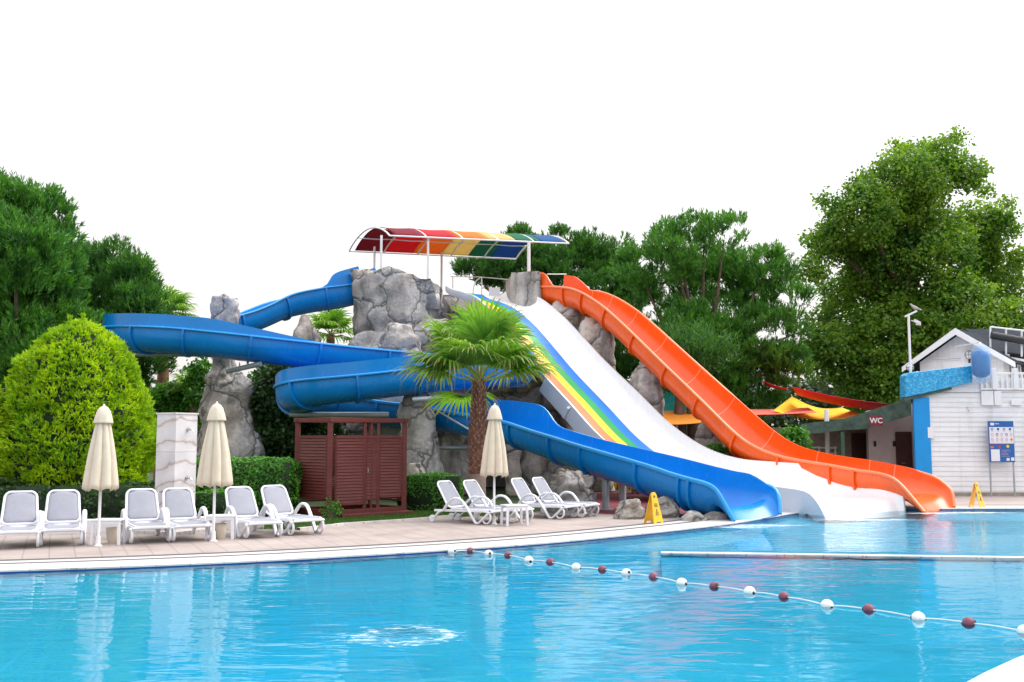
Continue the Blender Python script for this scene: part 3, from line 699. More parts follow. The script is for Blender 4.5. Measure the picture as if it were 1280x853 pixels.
# run-out: near side is on the right-hand side too
for px, py, W, D, en, ef in ((545.7, 513.0, 1.4, .68, 0, .42), (580.5, 518.5, 1.4, .68, 0, .50), (606, 522.6, 1.4, .68, 0, .52), (632, 528.2, 1.4, .68, 0, .50), (652, 534.6, 1.4, .70, 0, .10), (670, 540.6, 1.4, .70, 0, .05), (700, 549.8, 1.4, .72, 0, .05), (724.4, 557.5, 1.4, .74, 0, .08), (775, 572.0, 1.42, .76, 0, .12), (814, 583.5, 1.45, .78, 0, .15), (842.6, 593.3, 1.5, .80, 0, .18), (868, 600.5, 1.6, .80, 0, .18), (884, 604.8, 1.7, .76, 0, .18)):
    st.append(station(px, py, line_d(px, 25.85, .857), W, D, en, ef, cr=V((.75, .66, 0)).normalized()))
for pn, pf, D, ef in (((897, 612), (962, 608.5), .62, 0), ((908, 629), (971, 620), .40, 0), ((920, 651), (973, 643), .16, 0)): st.append(lip(pn, pf, line_d(pn[0], 25.85, .857), 1.1, D, 0, ef))
nS = len(st); base_i = nS-16
seams = [4, 7.5, 11, 14.5, 18, 21.5, 25, 27.8, 30.6, 33.4, 36.2, 39, 41, 43, 45, 49, 52, 55.0, 58, 61.5, 64.5, 67.5] 
seams = [q for q in seams if q < base_i-1] + [base_i+1.2, base_i+3.2, base_i+5.6, base_i+7, base_i+8.6, base_i+10.4, base_i+10.9]
sweep(blu, st, 'chute', ['gel_blue'], 'u', .05, seams=seams, rim='gel_blue_rim')
# carrying pipes and struts
def pipe(p, r=.07, mat='galv', par=blu, name='support_pipe'):
    mb = MB(); mb.tube(p, r, 12); return mb.build(name, mat, par, smooth=True)
pipe([at(128, 443, 33.6), at(266, 443.5, 33.6)], .075)
pipe([at(284, 464.5, 33.6), at(326, 455, 33.0)], .085)
pipe([at(362, 518.5, 32.3), at(486, 518.5, 32.3)], .085)
pipe([at(516, 500, 31.6), at(566, 497, 31.6)], .085)
pipe([at(546, 513.5, 32.6), at(586, 537, 31.2)], .03)
pipe([at(545, 560, 33.2), at(600, 560, 33.2)], .07)
for px, py0, d in ((757, 600, 28.0), (778, 604, 28.3), (831, 622, 26.4), (845, 626, 26.2)):
    a = at(px, py0, d); mb = MB(); mb.tube([(a.x, a.y, 0.0), (a.x, a.y, a.z)], .10, 12); mb.lathe((a.x, a.y, 0), [(.2, 0), (.2, .03), (.1, .03)], 14)
    mb.build('support_post', 'galv', blu, smooth=True)
# ------------------------------------------------------------------ sculpted rock tower and pillars
def nz(p, sc): return noise.noise(V(p)*sc)
def facet(p):
    d, pts = noise.voronoi(V(p)*0.62); return min(1.0, (d[1]-d[0])*2.2)
def rock_mesh(name, V0, F0, amp, sc, mat, parent, keep=None, sharp=False):
    me = MB(); out = []
    bm = bmesh.new(); vs = [bm.verts.new(tuple(p)) for p in V0]
    for f in F0:
        try: bm.faces.new([vs[i] for i in f])
        except ValueError: pass
    bm.normal_update(); bmesh.ops.recalc_face_normals(bm, faces=bm.faces); bm.normal_update()
    off_ = random.uniform(0, 50)
    for v in bm.verts:
        p = v.co + V((off_, 0, 0)); k = amp*(nz(p, sc) + .6*nz(p, sc*2.1) + .42*nz(p, sc*4.7) + .25*nz(p, sc*10)) + amp*.75*(facet(p/ (amp*2.6+.3))-0.6)
        w = keep(v.co) if keep else 1
        v.co = v.co + v.normal*k*w
    fs = [[v.index for v in f.verts] for f in bm.faces]; bm.verts.index_update()
    fs = [[v.index for v in f.verts] for f in bm.faces]
    me.add([v.co.copy() for v in bm.verts], fs); bm.free()
    return me.build(name, mat, parent, smooth='all')
def loft(name, rings, amp, mat='rock', parent=None, seg=52, per=7, sc=.8, dome=True):
    """rings: (x, y, z, rx, ry); joined smoothly, closed with a dome, roughened"""
    P = catmull(rings, per)
    if dome:
        a = np.array(P[-1]); z0 = a[2]; h = min(a[3], a[4])*0.45
        for t in (0.3, .55, .75, .9, .98):
            b = a.copy(); b[2] = z0 + h*t; k = math.sqrt(1-t*t); b[3] *= k; b[4] *= k; P.append(b)
    vs = []; fs = []
    for r in P:
        for k in range(seg):
            t = 2*math.pi*k/seg; c, s = math.cos(t), math.sin(t)
            e = (abs(c)**2.6+abs(s)**2.6)**(-1/2.6)
            vs.append((r[0]+r[3]*c*e, r[1]+r[4]*s*e, r[2]))
    n = len(P)
    for i in range(n-1):
        for k in range(seg):
            k2 = (k+1) % seg; fs.append((i*seg+k, i*seg+k2, (i+1)*seg+k2, (i+1)*seg+k))
    fs.append(tuple((n-1)*seg+k for k in range(seg)))
    return rock_mesh(name, vs, fs, amp, sc, mat, parent, keep=lambda p: min(1, .35+max(0, p.z)*1.5))
def pxr(rows, d, ryf=.8):
    """rows of (left px, right px, py) at distance d -> rings from the ground up"""
    out = []
    for l, r, py, *dd in rows:
        q = dd[0] if dd else d; a = at(l, py, q); b = at(r, py, q); rx = (b.x-a.x)/2
        out.append(((a.x+b.x)/2, q, a.z, rx, rx*ryf))
    return out
def pillar(rows, d, label, amp=.16, ryf=.8, mat='rock', name='rock_pillar', cat='rock pillar', group='sculpted rock pillars under the slides', sc=1.0):
    rg = pxr(rows, d, ryf); x, y, z, rx, ry = rg[0]
    if z > 0.05: rg = [(x, y, 0, rx*1.1, ry*1.1)] + rg
    else: rg[0] = (x, y, -0.02, rx, ry)
    o = loft(name, rg, amp, mat, sc=sc); return tag(o, label, cat, group)
tow = thing('rock_tower', 'tall artificial grey rock tower with joints that carries the slide platform', 'rock tower', (-1.5, 41, 0))
foot = [(-6.2, 40.6, 8.2), (-6.05, 38.6, 8.25), (-5.0, 37.85, 8.2), (-4.0, 37.6, 8.05), (-3.0, 37.9, 7.9), (-2.75, 38.4, 7.55), (-2.7, 39.2, 7.3), (-2.45, 39.8, 6.95), (-.4, 41.35, 6.95), (-.1, 41.15, 8.3), (.2, 39.95, 8.45), (1.1, 39.6, 8.5), (1.35, 40.1, 7.15), (2.2, 41.0, 7.15), (2.5, 41.6, 8.3), (3.3, 43.5, 8.35), (2.4, 45.8, 8.4), (-1, 46.4, 8.4), (-4.2, 46.0, 8.4), (-6.1, 43.5, 8.2)]
fp = []
for i in range(len(foot)):
    a = V(foot[i]); b = V(foot[(i+1) % len(foot)]); m = max(2, int((a-b).xy.length/.16))
    for k in range(m): fp.append(a.lerp(b, k/m))
cx, cy = -1.8, 42.0; lev = 52; vs = []; fs = []; n = len(fp)
def bulge(t): return .45*(1-t)**1.5 + .25*math.sin(t*7)*.3
for i in range(lev+1):
    t = i/lev
    for p in fp:
        k = 1+ (bulge(t)*.22); vs.append((cx+(p.x-cx)*k, cy+(p.y-cy)*k, t*p.z))
for i in range(lev):
    for k in range(n): fs.append((i*n+k, i*n+(k+1) % n, (i+1)*n+(k+1) % n, (i+1)*n+k))
b0 = len(vs)
for p in fp: vs.append((cx+(p.x-cx)*.90, cy+(p.y-cy)*.90, p.z-.02))
for p in fp: vs.append((cx+(p.x-cx)*.89, cy+(p.y-cy)*.89, 6.9))
for k in range(n):
    k2 = (k+1) % n; fs.append((lev*n+k, lev*n+k2, b0+k2, b0+k)); fs.append((b0+k, b0+k2, b0+n+k2, b0+n+k))
fs.append(tuple(b0+n+k for k in range(n)))
rock_mesh('rock_wall', vs, fs, .34, .55, 'rock', tow, keep=lambda p: .3 if p.z > 6.6 and p.y > 39.0 else 1)
# big lumps bonded to the face of the tower
for nm_, rg, amp in (('rock_lump', pxr([(470, 540, 600), (462, 535, 500), (466, 530, 450), (474, 522, 425), (482, 516, 408)], 35.2, .55), .2),
                     ('rock_lump', [(-4.9, 37.85, 4.4, .9, .4), (-4.9, 37.8, 5.0, 1.25, .5), (-4.8, 37.95, 5.7, 1.0, .4)], .16),
                     ('rock_lump', [(-3.2, 38.0, 5.0, .6, .35), (-3.1, 37.95, 5.8, .8, .4), (-3.0, 38.1, 6.3, .6, .3)], .16)):
    loft(nm_, rg, amp, 'rock', tow, sc=.8)
# back wall of the grotto under the slides, with shadowed openings between its piers
for rows, d in (([(548, 580, 625), (548, 576, 580), (550, 578, 555), (546, 590, 540)], 35.2), ([(566, 606, 640), (562, 600, 590), (566, 602, 560)], 35.6), ([(632, 656, 640), (630, 652, 600), (631, 653, 560), (628, 660, 535)], 35.0), ([(655, 735, 628), (650, 725, 590), (655, 700, 560)], 36.6)):
    loft('rock_pier', [(x, y, max(z, 0), rx, ry) for x, y, z, rx, ry in pxr(rows, d, .5)], .14, 'rock', tow)
loft('rock_lintel', [(-3.2, 36.9, 2.9, .2, .35), (-2.6, 36.9, 3.1, .6, .5), (-1.6, 36.9, 3.5, 1.6, .6), (-.6, 37.2, 4.0, 2.4, .6), (-.2, 37.6, 4.5, 2.2, .4)], .2, 'rock', tow)
# guard rails on the platform
def rail(p, r=.022, name='guard_rail'):
    mb = MB(); mb.tube(p, r, 8); return mb.build(name, 'white_metal', tow, smooth=True)
rail([at(563, 346, 44.6), at(600, 346.5, 44.8), at(638, 350, 45)])
for px, y0, y1, d in ((566, 346, 366, 44.6), (602, 346.5, 368, 44.8), (636, 349.5, 366, 45)): rail([at(px, y0, d), at(px, y1, d)])
hp = [at(591, 372, 42.6), at(592, 360, 42.6), at(595, 352, 42.6), at(599, 348.5, 42.6), at(602, 348, 42.6), at(602, 372, 42.6)]
rail([V(tuple(p)) for p in catmull(hp, 5)], .025, 'hoop_rail')
rail([at(684, 343, 41.2), at(708, 343, 42.0)], .02)
mb = MB(); c = at(618, 366, 42.0); mb.box(c, (.45, .12, .4)); mb.build('notice_panel', 'board_white', tow)
# ---- free-standing pillars
pillar([(238, 338, 588), (244, 332, 568), (248, 316, 535), (250, 312, 508), (256, 310, 480), (262, 298, 462), (266, 296, 440), (264, 297, 410), (264, 299, 392), (266, 298, 374)], 34.9, 'tall grey rock pillar with a rounded head rising through the left coil of the blue slide', .17)
pillar([(362, 398, 540), (364, 397, 470), (366, 397, 425), (370, 392, 408), (376, 386, 395)], 38.3, 'pointed pale rock cone holding up the top of the blue slide', .10)
pillar([(493, 556, 606), (495, 552, 585), (498, 546, 550), (500, 541, 520), (502, 538, 500), (504, 534, 490)], 32.55, 'jointed rock pillar behind the timber cabin carrying the lower blue coil', .15, .7)
pillar([(504, 538, 640), (506, 533, 600), (510, 528, 580)], 29.8, 'rounded boulder leaning on the pillar behind the low clipped hedge', .1, .8, 'rock_small', 'boulder', 'boulder', 'boulders round the slides')
pillar([(668, 726, 560), (680, 728, 470), (688, 730, 420), (690, 730, 392), (694, 726, 384)], 39.4, 'grey rock pillar under the start of the orange slide beside the white slide', .15)
pillar([(726, 766, 560), (728, 768, 500), (724, 768, 455), (722, 767, 425), (726, 760, 405), (732, 754, 401)], 38.2, 'smooth-headed rock pillar under the upper stretch of the orange slide', .13)
pillar([(790, 826, 590), (788, 826, 545), (790, 827, 510), (786, 826, 485), (790, 826, 468), (798, 820, 456)], 36.2, 'knobbly rock pillar under the middle of the orange slide', .15)
pillar([(874, 908, 620), (872, 906, 590), (870, 906, 555), (872, 902, 535), (878, 898, 524)], 34.6, 'short rock pillar with shrubs at its foot under the lower orange slide', .12)
def boulder(px0, px1, py0, py1, d, label, amp=.13, ryf=.75):
    a = at(px0, py0, d); b = at(px1, py0, d); zt = at(px0, py1, d).z; rx = (b.x-a.x)/2; x = (a.x+b.x)/2; ry = rx*ryf
    rg = [(x, d+ry*.4, -.03, rx, ry), (x, d+ry*.4, zt*.35, rx*1.0, ry), (x, d+ry*.4, zt*.62, rx*.84, ry*.85), (x, d+ry*.4, zt*.78, rx*.62, ry*.6)]
    o = loft('boulder', rg, amp*1.7, 'rock_small', None, 56, 9, 1.5); return tag(o, label, 'boulder', 'boulders round the slides')
boulder(678, 746, 642, 586, 27.0, 'big domed jointed boulder under the blue slide behind the loungers', .16)
boulder(768, 806, 644, 622, 24.9, 'low craggy boulder just left of the yellow floor sign by the blue slide', .1)
boulder(806, 850, 645, 622, 25.3, 'low grey boulder directly behind the yellow floor sign', .1)
boulder(852, 884, 652, 640, 24.25, 'small flat stone at the pool edge under the blue slide mouth', .06)
boulder(880, 912, 652, 640, 24.6, 'wet dark stone tucked against the blue slide mouth', .06)
boulder(975, 1005, 642, 632, 27.5, 'small stone on the deck under the mouth of the white slide', .05)
boulder(1005, 1035, 642, 634, 27.9, 'flat stone beside the mouth of the white slide', .05)
boulder(204, 262, 575, 553, 33.4, 'grey rock at the foot of the tall left pillar beside the clipped hedge', .1)
# ------------------------------------------------------------------ striped canopy over the platform
A0 = at(436.5, 314.5, 43.4); B0 = at(487, 294.5, 40.0); C0 = at(645, 325, 45.35); D0 = at(711, 305.2, 41.65)
ze = (A0.z+B0.z)/2; can = thing('canopy', 'striped rainbow barrel canopy on white posts above the rock tower', 'canopy', (-1.5, 42, 7))
for p in (A0, B0, C0, D0): p.z = ze
def arch(s, t, lift=0.0):                     # s along, t across (0 far eave .. 1 near eave)
    f = A0.lerp(C0, s); nn = B0.lerp(D0, s); p = f.lerp(nn, t); p.z = ze + (.66 + lift)*math.sin(math.pi*t)**.8 - .10*math.sin(math.pi*((s*5) % 1))*math.sin(math.pi*t)*.4
    return p
cols = ['canopy_maroon', 'canopy_red', 'canopy_orange', 'canopy_cream', 'canopy_green', 'canopy_blue']
edges = [0.035, .21, .40, .57, .72, .86, .985]
edges = [0.03, .19, .37, .54, .70, .84, .985]
for k, c in enumerate(['canopy_maroon', 'canopy_red', 'canopy_orange', 'canopy_cream', 'canopy_green', 'canopy_blue']):
    mb = MB(); nS_, nT = 8, 22; g_ = [[arch(edges[k]+(edges[k+1]-edges[k])*i/nS_, .01+.98*j/nT, .02) for j in range(nT+1)] for i in range(nS_+1)]
    for i in range(nS_): mb.strip(g_[i], g_[i+1])
    o = mb.build('cloth', c, can, smooth='all', fix=False)
    so = o.modifiers.new('thick', 'SOLIDIFY'); so.thickness = .012
for s in (0, .2, .4, .6, .8, 1.0):
    mb = MB(); mb.tube([arch(s, t/16, -.03) for t in range(17)], .035, 8); mb.build('hoop', 'white_metal', can, smooth=True)
for t in (0, 1, .22, .78):
    mb = MB(); mb.tube([arch(s/10, t, -.03) for s in range(11)], .035 if t in (0, 1) else .028, 8); mb.build('rail', 'white_metal', can, smooth=True)
for px, d, s, t in ((476.5, 40.05, .0, 1), (535, 40.5, .33, 1), (661, 41.3, .82, 1), (468, 43.0, .17, .1), (552, 44.3, .6, .05)):
    x = at(px, 320, d).x; zb = 7.0 if px != 661 else 8.0
    top = arch(s, t); mb = MB(); mb.tube([(x, d, zb-.3), (x, d, ze+(0.02 if t in (0, 1) else .12))], .05 if px != 661 else .075, 10); mb.build('post', 'white_metal', can, smooth=True)
# ------------------------------------------------------------------ vegetation
def lobes_px(L, d, depth=.8, jit=2.0, inset=0.0):
    out = []
    for px, py, r, *dd in L:
        q = (dd[0] if dd else d + random.uniform(-jit, jit)); p = at(px, py, q); out.append((np.array(p), np.maximum(r/FPX*q-inset, .15)*np.array([1, depth, 1])))
    return out
def in_lobes(lobes, n, shell=.62):
    vol = np.array([np.prod(r)**(2/3) for _, r in lobes]); pick = rng.choice(len(lobes), n, p=vol/vol.sum())
    c = np.array([l[0] for l in lobes])[pick]; r = np.array([l[1] for l in lobes])[pick]
    d = unit(rng.normal(size=(n, 3))); rad = np.where(rng.random(n) < shell, rng.uniform(.80, 1.04, n), rng.uniform(.2, .85, n)**.6)
    return c + d*r*rad[:, None], d
def limbs(parent, base, lobes, r0, mat='bark', topf=.7, name='trunk', n=9):
    base = V(base); cz = max(l[0][2] for l in lobes); cx = np.mean([l[0][0] for l in lobes]); cyy = np.mean([l[0][1] for l in lobes])
    top = V((cx, cyy, base.z + (cz-base.z)*topf)); mb = MB()
    path = [base.lerp(top, t) + V((math.sin(t*5)*.15, 0, 0)) for t in (0, .15, .3, .5, .7, .85, 1)]
    mb.tube(path, [r0*k for k in (1.25, 1, .9, .74, .55, .4, .22)], 10)
    tr = mb.build(name, mat, parent, smooth=True); mb = MB()
    for k, (c, r) in enumerate(lobes[:n]):
        t = random.uniform(.35, .8); a = base.lerp(top, t); b = V(tuple(c)); m = a.lerp(b, .5) + V((0, 0, -.3))
        mb = MB(); mb.tube([V(tuple(p)) for p in catmull([a, m, b], 4)], [r0*.42*(1-.8*i/8) for i in range(9)], 6)
        mb.build('limb', mat, parent, smooth=True)
    return tr
def broad_tree(name, label, lobes, base, r0, clumps, per, size, mat, group=None, cr=.55, n=9):
    t = thing(name, label, 'tree', base, group)
    c, d = in_lobes(lobes, clumps); k = len(c)
    cc = np.repeat(c, per, 0) + unit(rng.normal(size=(k*per, 3)))*(rng.random(k*per)**.5)[:, None]*cr*.85*np.array([1, 1, .75])
    a, f = leaves(cc, size, np.repeat(d, per, 0)*.7 + np.array([0, 0, .5]))
    arr_mesh('crown', a, f, mat, t); limbs(t, base, lobes, r0, n=n); return t
def pine_tree(label, lobes, base, r0, tufts, mat='pine', group='pine trees behind the slides', L=.30, per=13, n=9, up=.95):
    t = thing('pine_tree', label, 'pine tree', base, group)
    c, d = in_lobes(lobes, int(tufts*.40), .8)
    # each bough end is a dome of needle tufts pointing up and outwards
    k = 17; n0 = len(c); hd = unit(rng.normal(size=(n0*k, 3))); hd[:, 2] = np.abs(hd[:, 2])*1.1-.12; br = np.repeat(rng.uniform(.28, .55, n0), k)[:, None]
    c = np.repeat(c, k, 0) + hd*br*np.array([1, 1, .8]); d = np.repeat(d, k, 0)
    ax = unit(hd*.55 + d*.25 + np.array([0, 0, up]) + rng.normal(size=d.shape)*.15)
    cc = np.repeat(c, per, 0) + np.repeat(ax, per, 0)*rng.uniform(-.16, .22, len(c)*per)[:, None]; dd = unit(np.repeat(ax, per, 0)*1.0 + rng.normal(size=(len(cc), 3))*.36)
    a, f = blades(cc, dd, L*rng.uniform(.6, 1.1, len(cc)), .042)
    arr_mesh('crown', a, f, mat, t); limbs(t, base, lobes, r0, n=n); return t
def base_of(px, d): return (at(px, 500, d).x, d, -.03)
# the great plane tree on the right
PL = [(1135, 235, 58), (1178, 195, 30), (1150, 205, 36), (1080, 268, 46), (1040, 305, 36), (1140, 325, 80), (1060, 390, 55), (1218, 290, 46), (1245, 350, 42), (1195, 400, 66), (1120, 430, 66), (1040, 440, 42), (1080, 228, 18), (1262, 250, 16), (1205, 215, 30), (1015, 340, 24), (1265, 400, 34), (1030, 250, 14), (1232, 232, 16), (1255, 280, 24), (1065, 200, 10), (1195, 170, 12), (1045, 268, 16), (1085, 480, 46), (1150, 480, 50), (1010, 300, 12), (1205, 178, 12), (1118, 185, 14), (1275, 320, 18), (1100, 330, 55)]
broad_tree('plane_tree', 'huge spreading broadleaf tree towering behind the white boarded building', lobes_px(PL, 50, .85, 2.5, .28), base_of(1130, 51), .6, 2700, 44, .165, 'broad', cr=.70, n=14)
# middle pines
P2 = [(850, 320, 44), (905, 300, 38), (835, 292, 26), (880, 288, 24), (955, 345, 42), (990, 385, 30), (900, 380, 72), (825, 395, 56), (960, 430, 52), (880, 460, 66), (800, 340, 38), (940, 490, 52), (985, 462, 34), (1000, 415, 20), (815, 310, 22), (920, 282, 18), (855, 278, 16), (945, 318, 20), (900, 525, 40), (790, 300, 14), (975, 350, 20), (872, 345, 40), (893, 405, 46), (860, 410, 36), (925, 360, 34)]
pine_tree('large round-headed pine with bright shoots rising just behind the orange slide', lobes_px(P2, 46.5, .8, 2, .38), base_of(862, 46), .34, 1500, 'pine_bright', n=14)
P1 = [(585, 338, 22), (612, 330, 28), (650, 312, 32), (690, 308, 30), (735, 318, 32), (765, 328, 28), (660, 350, 44), (710, 355, 50), (755, 380, 50), (770, 440, 50), (635, 292, 12), (665, 288, 12), (700, 292, 14), (745, 300, 12), (775, 305, 12), (620, 345, 30), (740, 430, 40), (785, 360, 34)]
pine_tree('wide pine crown showing behind the striped canopy and the white slide', lobes_px(P1, 50.5, .8, 1.5, .38), base_of(735, 50), .34, 1250, 'pine', n=10)
# left pines
A_ = [(-20, 300, 60), (8, 262, 34), (48, 276, 34), (70, 305, 28), (20, 320, 56), (58, 345, 40), (-5, 390, 62), (50, 390, 52), (75, 360, 26), (20, 440, 56), (-10, 232, 18), (60, 255, 16), (38, 250, 14), (80, 335, 16), (85, 420, 40), (60, 450, 40)]
pine_tree('tall dense pine at the far left edge with upright shoots along its top', lobes_px(A_, 34, .8, 1.5, .2), base_of(15, 34.5), .32, 1500, 'pine_bright', 'pine trees at the left', .26, n=10)
B_ = [(108, 338, 30), (138, 332, 24), (163, 350, 28), (125, 380, 50), (172, 390, 34), (165, 430, 42), (195, 415, 28), (110, 430, 46), (188, 372, 14), (200, 440, 18), (100, 320, 16), (148, 470, 36), (190, 462, 14)]
pine_tree('lower dark pine between the tall left pine and the left bend of the blue slide', lobes_px(B_, 41, .8, 1.2, .16), base_of(150, 41.5), .28, 1050, 'pine', 'pine trees at the left', .28, n=9)
# clipped golden thujas
def thuja(label, prof, cxp, d, py0, n, name='thuja', group='golden thujas at the left'):
    """prof: (py, half width px)"""
    base = gr(cxp, py0); base = V((base.x, d, 0)); t = thing(name, label, 'conifer shrub', base, group)
    zs = [at(cxp, py, d).z for py, _ in prof][::-1]; rs = [w/FPX*d for _, w in prof][::-1]
    z = rng.uniform(0, zs[-1]*1.0, n*3); r = np.interp(z, zs, rs); keep = rng.random(len(z)) < (r/max(rs)*.9+.1); z = z[keep][:n]; r = r[keep][:n]
    th = rng.uniform(0, 2*math.pi, len(z))
    lump = np.array([noise.noise(V((math.cos(a)*2.2, math.sin(a)*2.2, q*1.4))) for a, q in zip(th, z)])
    lump2 = np.array([noise.noise(V((math.cos(a)*7, math.sin(a)*7, q*4.5))) for a, q in zip(th, z)])
    rr = r*(1+.13*lump) + .15*lump2 - np.abs(rng.normal(size=len(z)))*.06
    outv = np.stack([np.cos(th), np.sin(th), np.zeros_like(th)], 1)
    c = np.stack([base.x+rr*np.cos(th), base.y+rr*np.sin(th), z], 1)
    ax = unit(outv*.8 + np.array([0, 0, .75]) + rng.normal(size=c.shape)*.28)
    k = 6; cc = np.repeat(c, k, 0); aa = np.repeat(ax, k, 0); s = rng.uniform(-.05, .05, len(cc))[:, None]
    dd = unit(aa + rng.normal(size=aa.shape)*.42)
    a, f = blades(cc + aa*s, dd, rng.uniform(.07, .15, len(cc)), .036)
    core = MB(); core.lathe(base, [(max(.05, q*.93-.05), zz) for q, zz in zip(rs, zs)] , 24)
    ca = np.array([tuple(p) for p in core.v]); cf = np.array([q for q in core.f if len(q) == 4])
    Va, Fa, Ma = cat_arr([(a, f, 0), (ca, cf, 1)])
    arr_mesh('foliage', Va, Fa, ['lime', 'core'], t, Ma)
    return t, base
t, b = thuja('huge rounded lime green thuja beside the marble shower column', [(403, 2), (408, 15), (416, 29), (430, 46), (445, 57), (460, 67), (480, 75), (500, 81), (530, 86), (560, 89), (590, 88), (618, 84), (640, 80), (655, 78)], 101, 24.2, 650, 11500)
for px, py in ((88, 397), (104, 396), (62, 414), (140, 428), (183, 490), (172, 462)):      # stray leaders
    p = np.array(at(px, py, 24.0 if px != 182 else 23.8)); n = 170; z = rng.uniform(-.42, 0.02, n)
    c = p + np.stack([rng.normal(size=n)*.035*np.clip(-z*4, .3, 1.6), rng.normal(size=n)*.035*np.clip(-z*4, .3, 1.6), z], 1); w = np.clip(-z, .03, 1)[:, None]
    a, f = blades(c, unit(rng.normal(size=(n, 3))*.35*np.array([1, 1, .4])+np.array([0, 0, .8])), rng.uniform(.06, .13, n), .03)
    arr_mesh('shoot', a, f, 'lime', t)
mb = MB(); mb.tube([(b.x, b.y, -.02), (b.x, b.y, 1.0)], .14, 8); mb.build('trunk', 'bark', t)
t, b = thuja('second lime green thuja cut off by the left edge of the photo', [(475, 4), (482, 20), (500, 34), (520, 42), (545, 44), (565, 38), (578, 26)], -14, 23.2, 652, 3800)
mb = MB(); mb.tube([(b.x, b.y, -.02), (b.x, b.y, 1.6)], .16, 8); mb.build('trunk', 'bark', t)
t, b = thuja('narrow dark conifer with a lime tip between the rock pillar and the timber cabin', [(425, 3), (450, 14), (480, 22), (520, 26), (570, 28), (600, 28)], 352, 37.5, 620, 1200, 'thuja')
# leafy boxes
def hedge(label, x0, x1, y0, y1, z1, mat='hedge', rz=0, org=None, n=9000, name='hedge', size=.055, cat='hedge', lum=.06, z0=0.0, group=None):
    cx_, cy_ = (x0+x1)/2, (y0+y1)/2; o = thing(name, label, cat, (cx_, cy_, 0), group)
    sx, sy, sz = (x1-x0)/2, (y1-y0)/2, (z1-z0)
    ar = np.array([sx*sz*2, sx*sz*2, sy*sz*2, sy*sz*2, sx*sy*4]); pk = rng.choice(5, n, p=ar/ar.sum()); u = rng.uniform(-1, 1, n); v = rng.uniform(0, 1, n); w = rng.uniform(-1, 1, n)
    X = np.where(pk < 2, u*sx, np.where(pk == 2, sx, np.where(pk == 3, -sx, u*sx))); Y = np.where(pk == 0, -sy, np.where(pk == 1, sy, np.where(pk == 4, w*sy, u*sy))); Z = np.where(pk == 4, sz, v*sz)
    nrm = np.zeros((n, 3)); nrm[pk == 0, 1] = -1; nrm[pk == 1, 1] = 1; nrm[pk == 2, 0] = 1; nrm[pk == 3, 0] = -1; nrm[pk == 4, 2] = 1
    # soften the arrises
    P_ = np.stack([X, Y, Z], 1); ex = np.array([sx, sy, 1e9]); 
    q = np.stack([X/sx, Y/sy, (Z-sz*.5)/(sz*.5)], 1); ln = (np.abs(q)**7).sum(1)**(1/7); q = q/ln[:, None]; q[:, 2] = np.maximum(q[:, 2], -1)
    P_ = np.stack([q[:, 0]*sx, q[:, 1]*sy, q[:, 2]*sz*.5+sz*.5+z0], 1)
    bl = np.array([noise.noise(V((p[0]*1.8+cx_, p[1]*1.8, p[2]*1.8))) + .5*noise.noise(V((p[0]*5+cx_, p[1]*5, p[2]*5))) for p in P_])
    P_ = P_ + nrm*(bl*lum*1.6 - np.abs(rng.normal(size=n))*.035)[:, None]
    cs, sn = math.cos(rz), math.sin(rz); rot = np.array([[cs, -sn, 0], [sn, cs, 0], [0, 0, 1]])
    P_ = P_ @ rot.T + np.array([cx_, cy_, 0]); nrm = nrm @ rot.T
    a, f = leaves(P_, size, nrm*1.0 + np.array([0, 0, .35]), .75)
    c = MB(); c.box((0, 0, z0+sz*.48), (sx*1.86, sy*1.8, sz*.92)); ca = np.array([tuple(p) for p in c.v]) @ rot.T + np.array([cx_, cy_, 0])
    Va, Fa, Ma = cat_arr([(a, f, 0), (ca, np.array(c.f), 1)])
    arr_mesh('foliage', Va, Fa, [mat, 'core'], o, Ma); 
    m = MB()
    for k in range(3): m.tube([(cx_+(k-1)*sx*.5*cs, cy_+(k-1)*sx*.5*sn, -.02), (cx_+(k-1)*sx*.5*cs, cy_+(k-1)*sx*.5*sn, z0+sz*.6)], .03, 6)
    m.build('stem', 'bark', o); return o
hedge('long clipped green hedge between the marble column and the timber cabin', -8.6, -5.35, 25.2, 26.6, 1.42, n=12000, size=.075)
hedge('lower front step of clipped hedge behind the second parasol', -7.4, -6.0, 23.6, 24.4, .72, n=5000, size=.06)
hedge('low clipped hedge right of the timber cabin tapering under the rock pillar', -3.05, -1.35, 27.3, 28.4, .98, n=6500, size=.06)
hedge('dark leafy hedge under the big thuja behind the left loungers', -12.6, -7.2, 22.2, 23.2, .95, 'ivy', n=9000, size=.08, lum=.16)
hedge('dark hedge standing behind the left thuja at the frame edge', -16.5, -12.2, 26, 27.2, 2.3, 'ivy', n=8000, size=.1, lum=.2)
def bush(label, L, d, mat, n, per, size, name='shrub', group=None, cr=.25, jit=.3):
    lb = lobes_px(L, d, .8, jit); b = (np.mean([l[0][0] for l in lb]), d, -.02); o = thing(name, label, 'shrub', b, group)
    c, dr = in_lobes(lb, n); c[:, 2] = np.abs(c[:, 2]); cc = np.repeat(c, per, 0)+rng.normal(size=(n*per, 3))*cr*.5; a, f = leaves(cc, size, np.repeat(dr, per, 0)*.7+np.array([0, 0, .5])); arr_mesh('foliage', a, f, mat, o)
    for k, (c_, r_) in enumerate(lb[:6]):
        m = MB(); m.tube([V(b), V(b).lerp(V(tuple(c_)), .5)+V((0, 0, .05)), V(tuple(c_))], [.05, .035, .012], 6); m.build('stem', 'bark', o)
    return o
bush('dark ivy-like shrub filling the gap under the left coil beside the timber cabin', [(345, 500, 36), (335, 545, 34), (362, 470, 30), (360, 540, 40), (385, 500, 30), (330, 590, 30), (395, 560, 40), (320, 520, 20)], 35.6, 'ivy', 700, 22, .15)
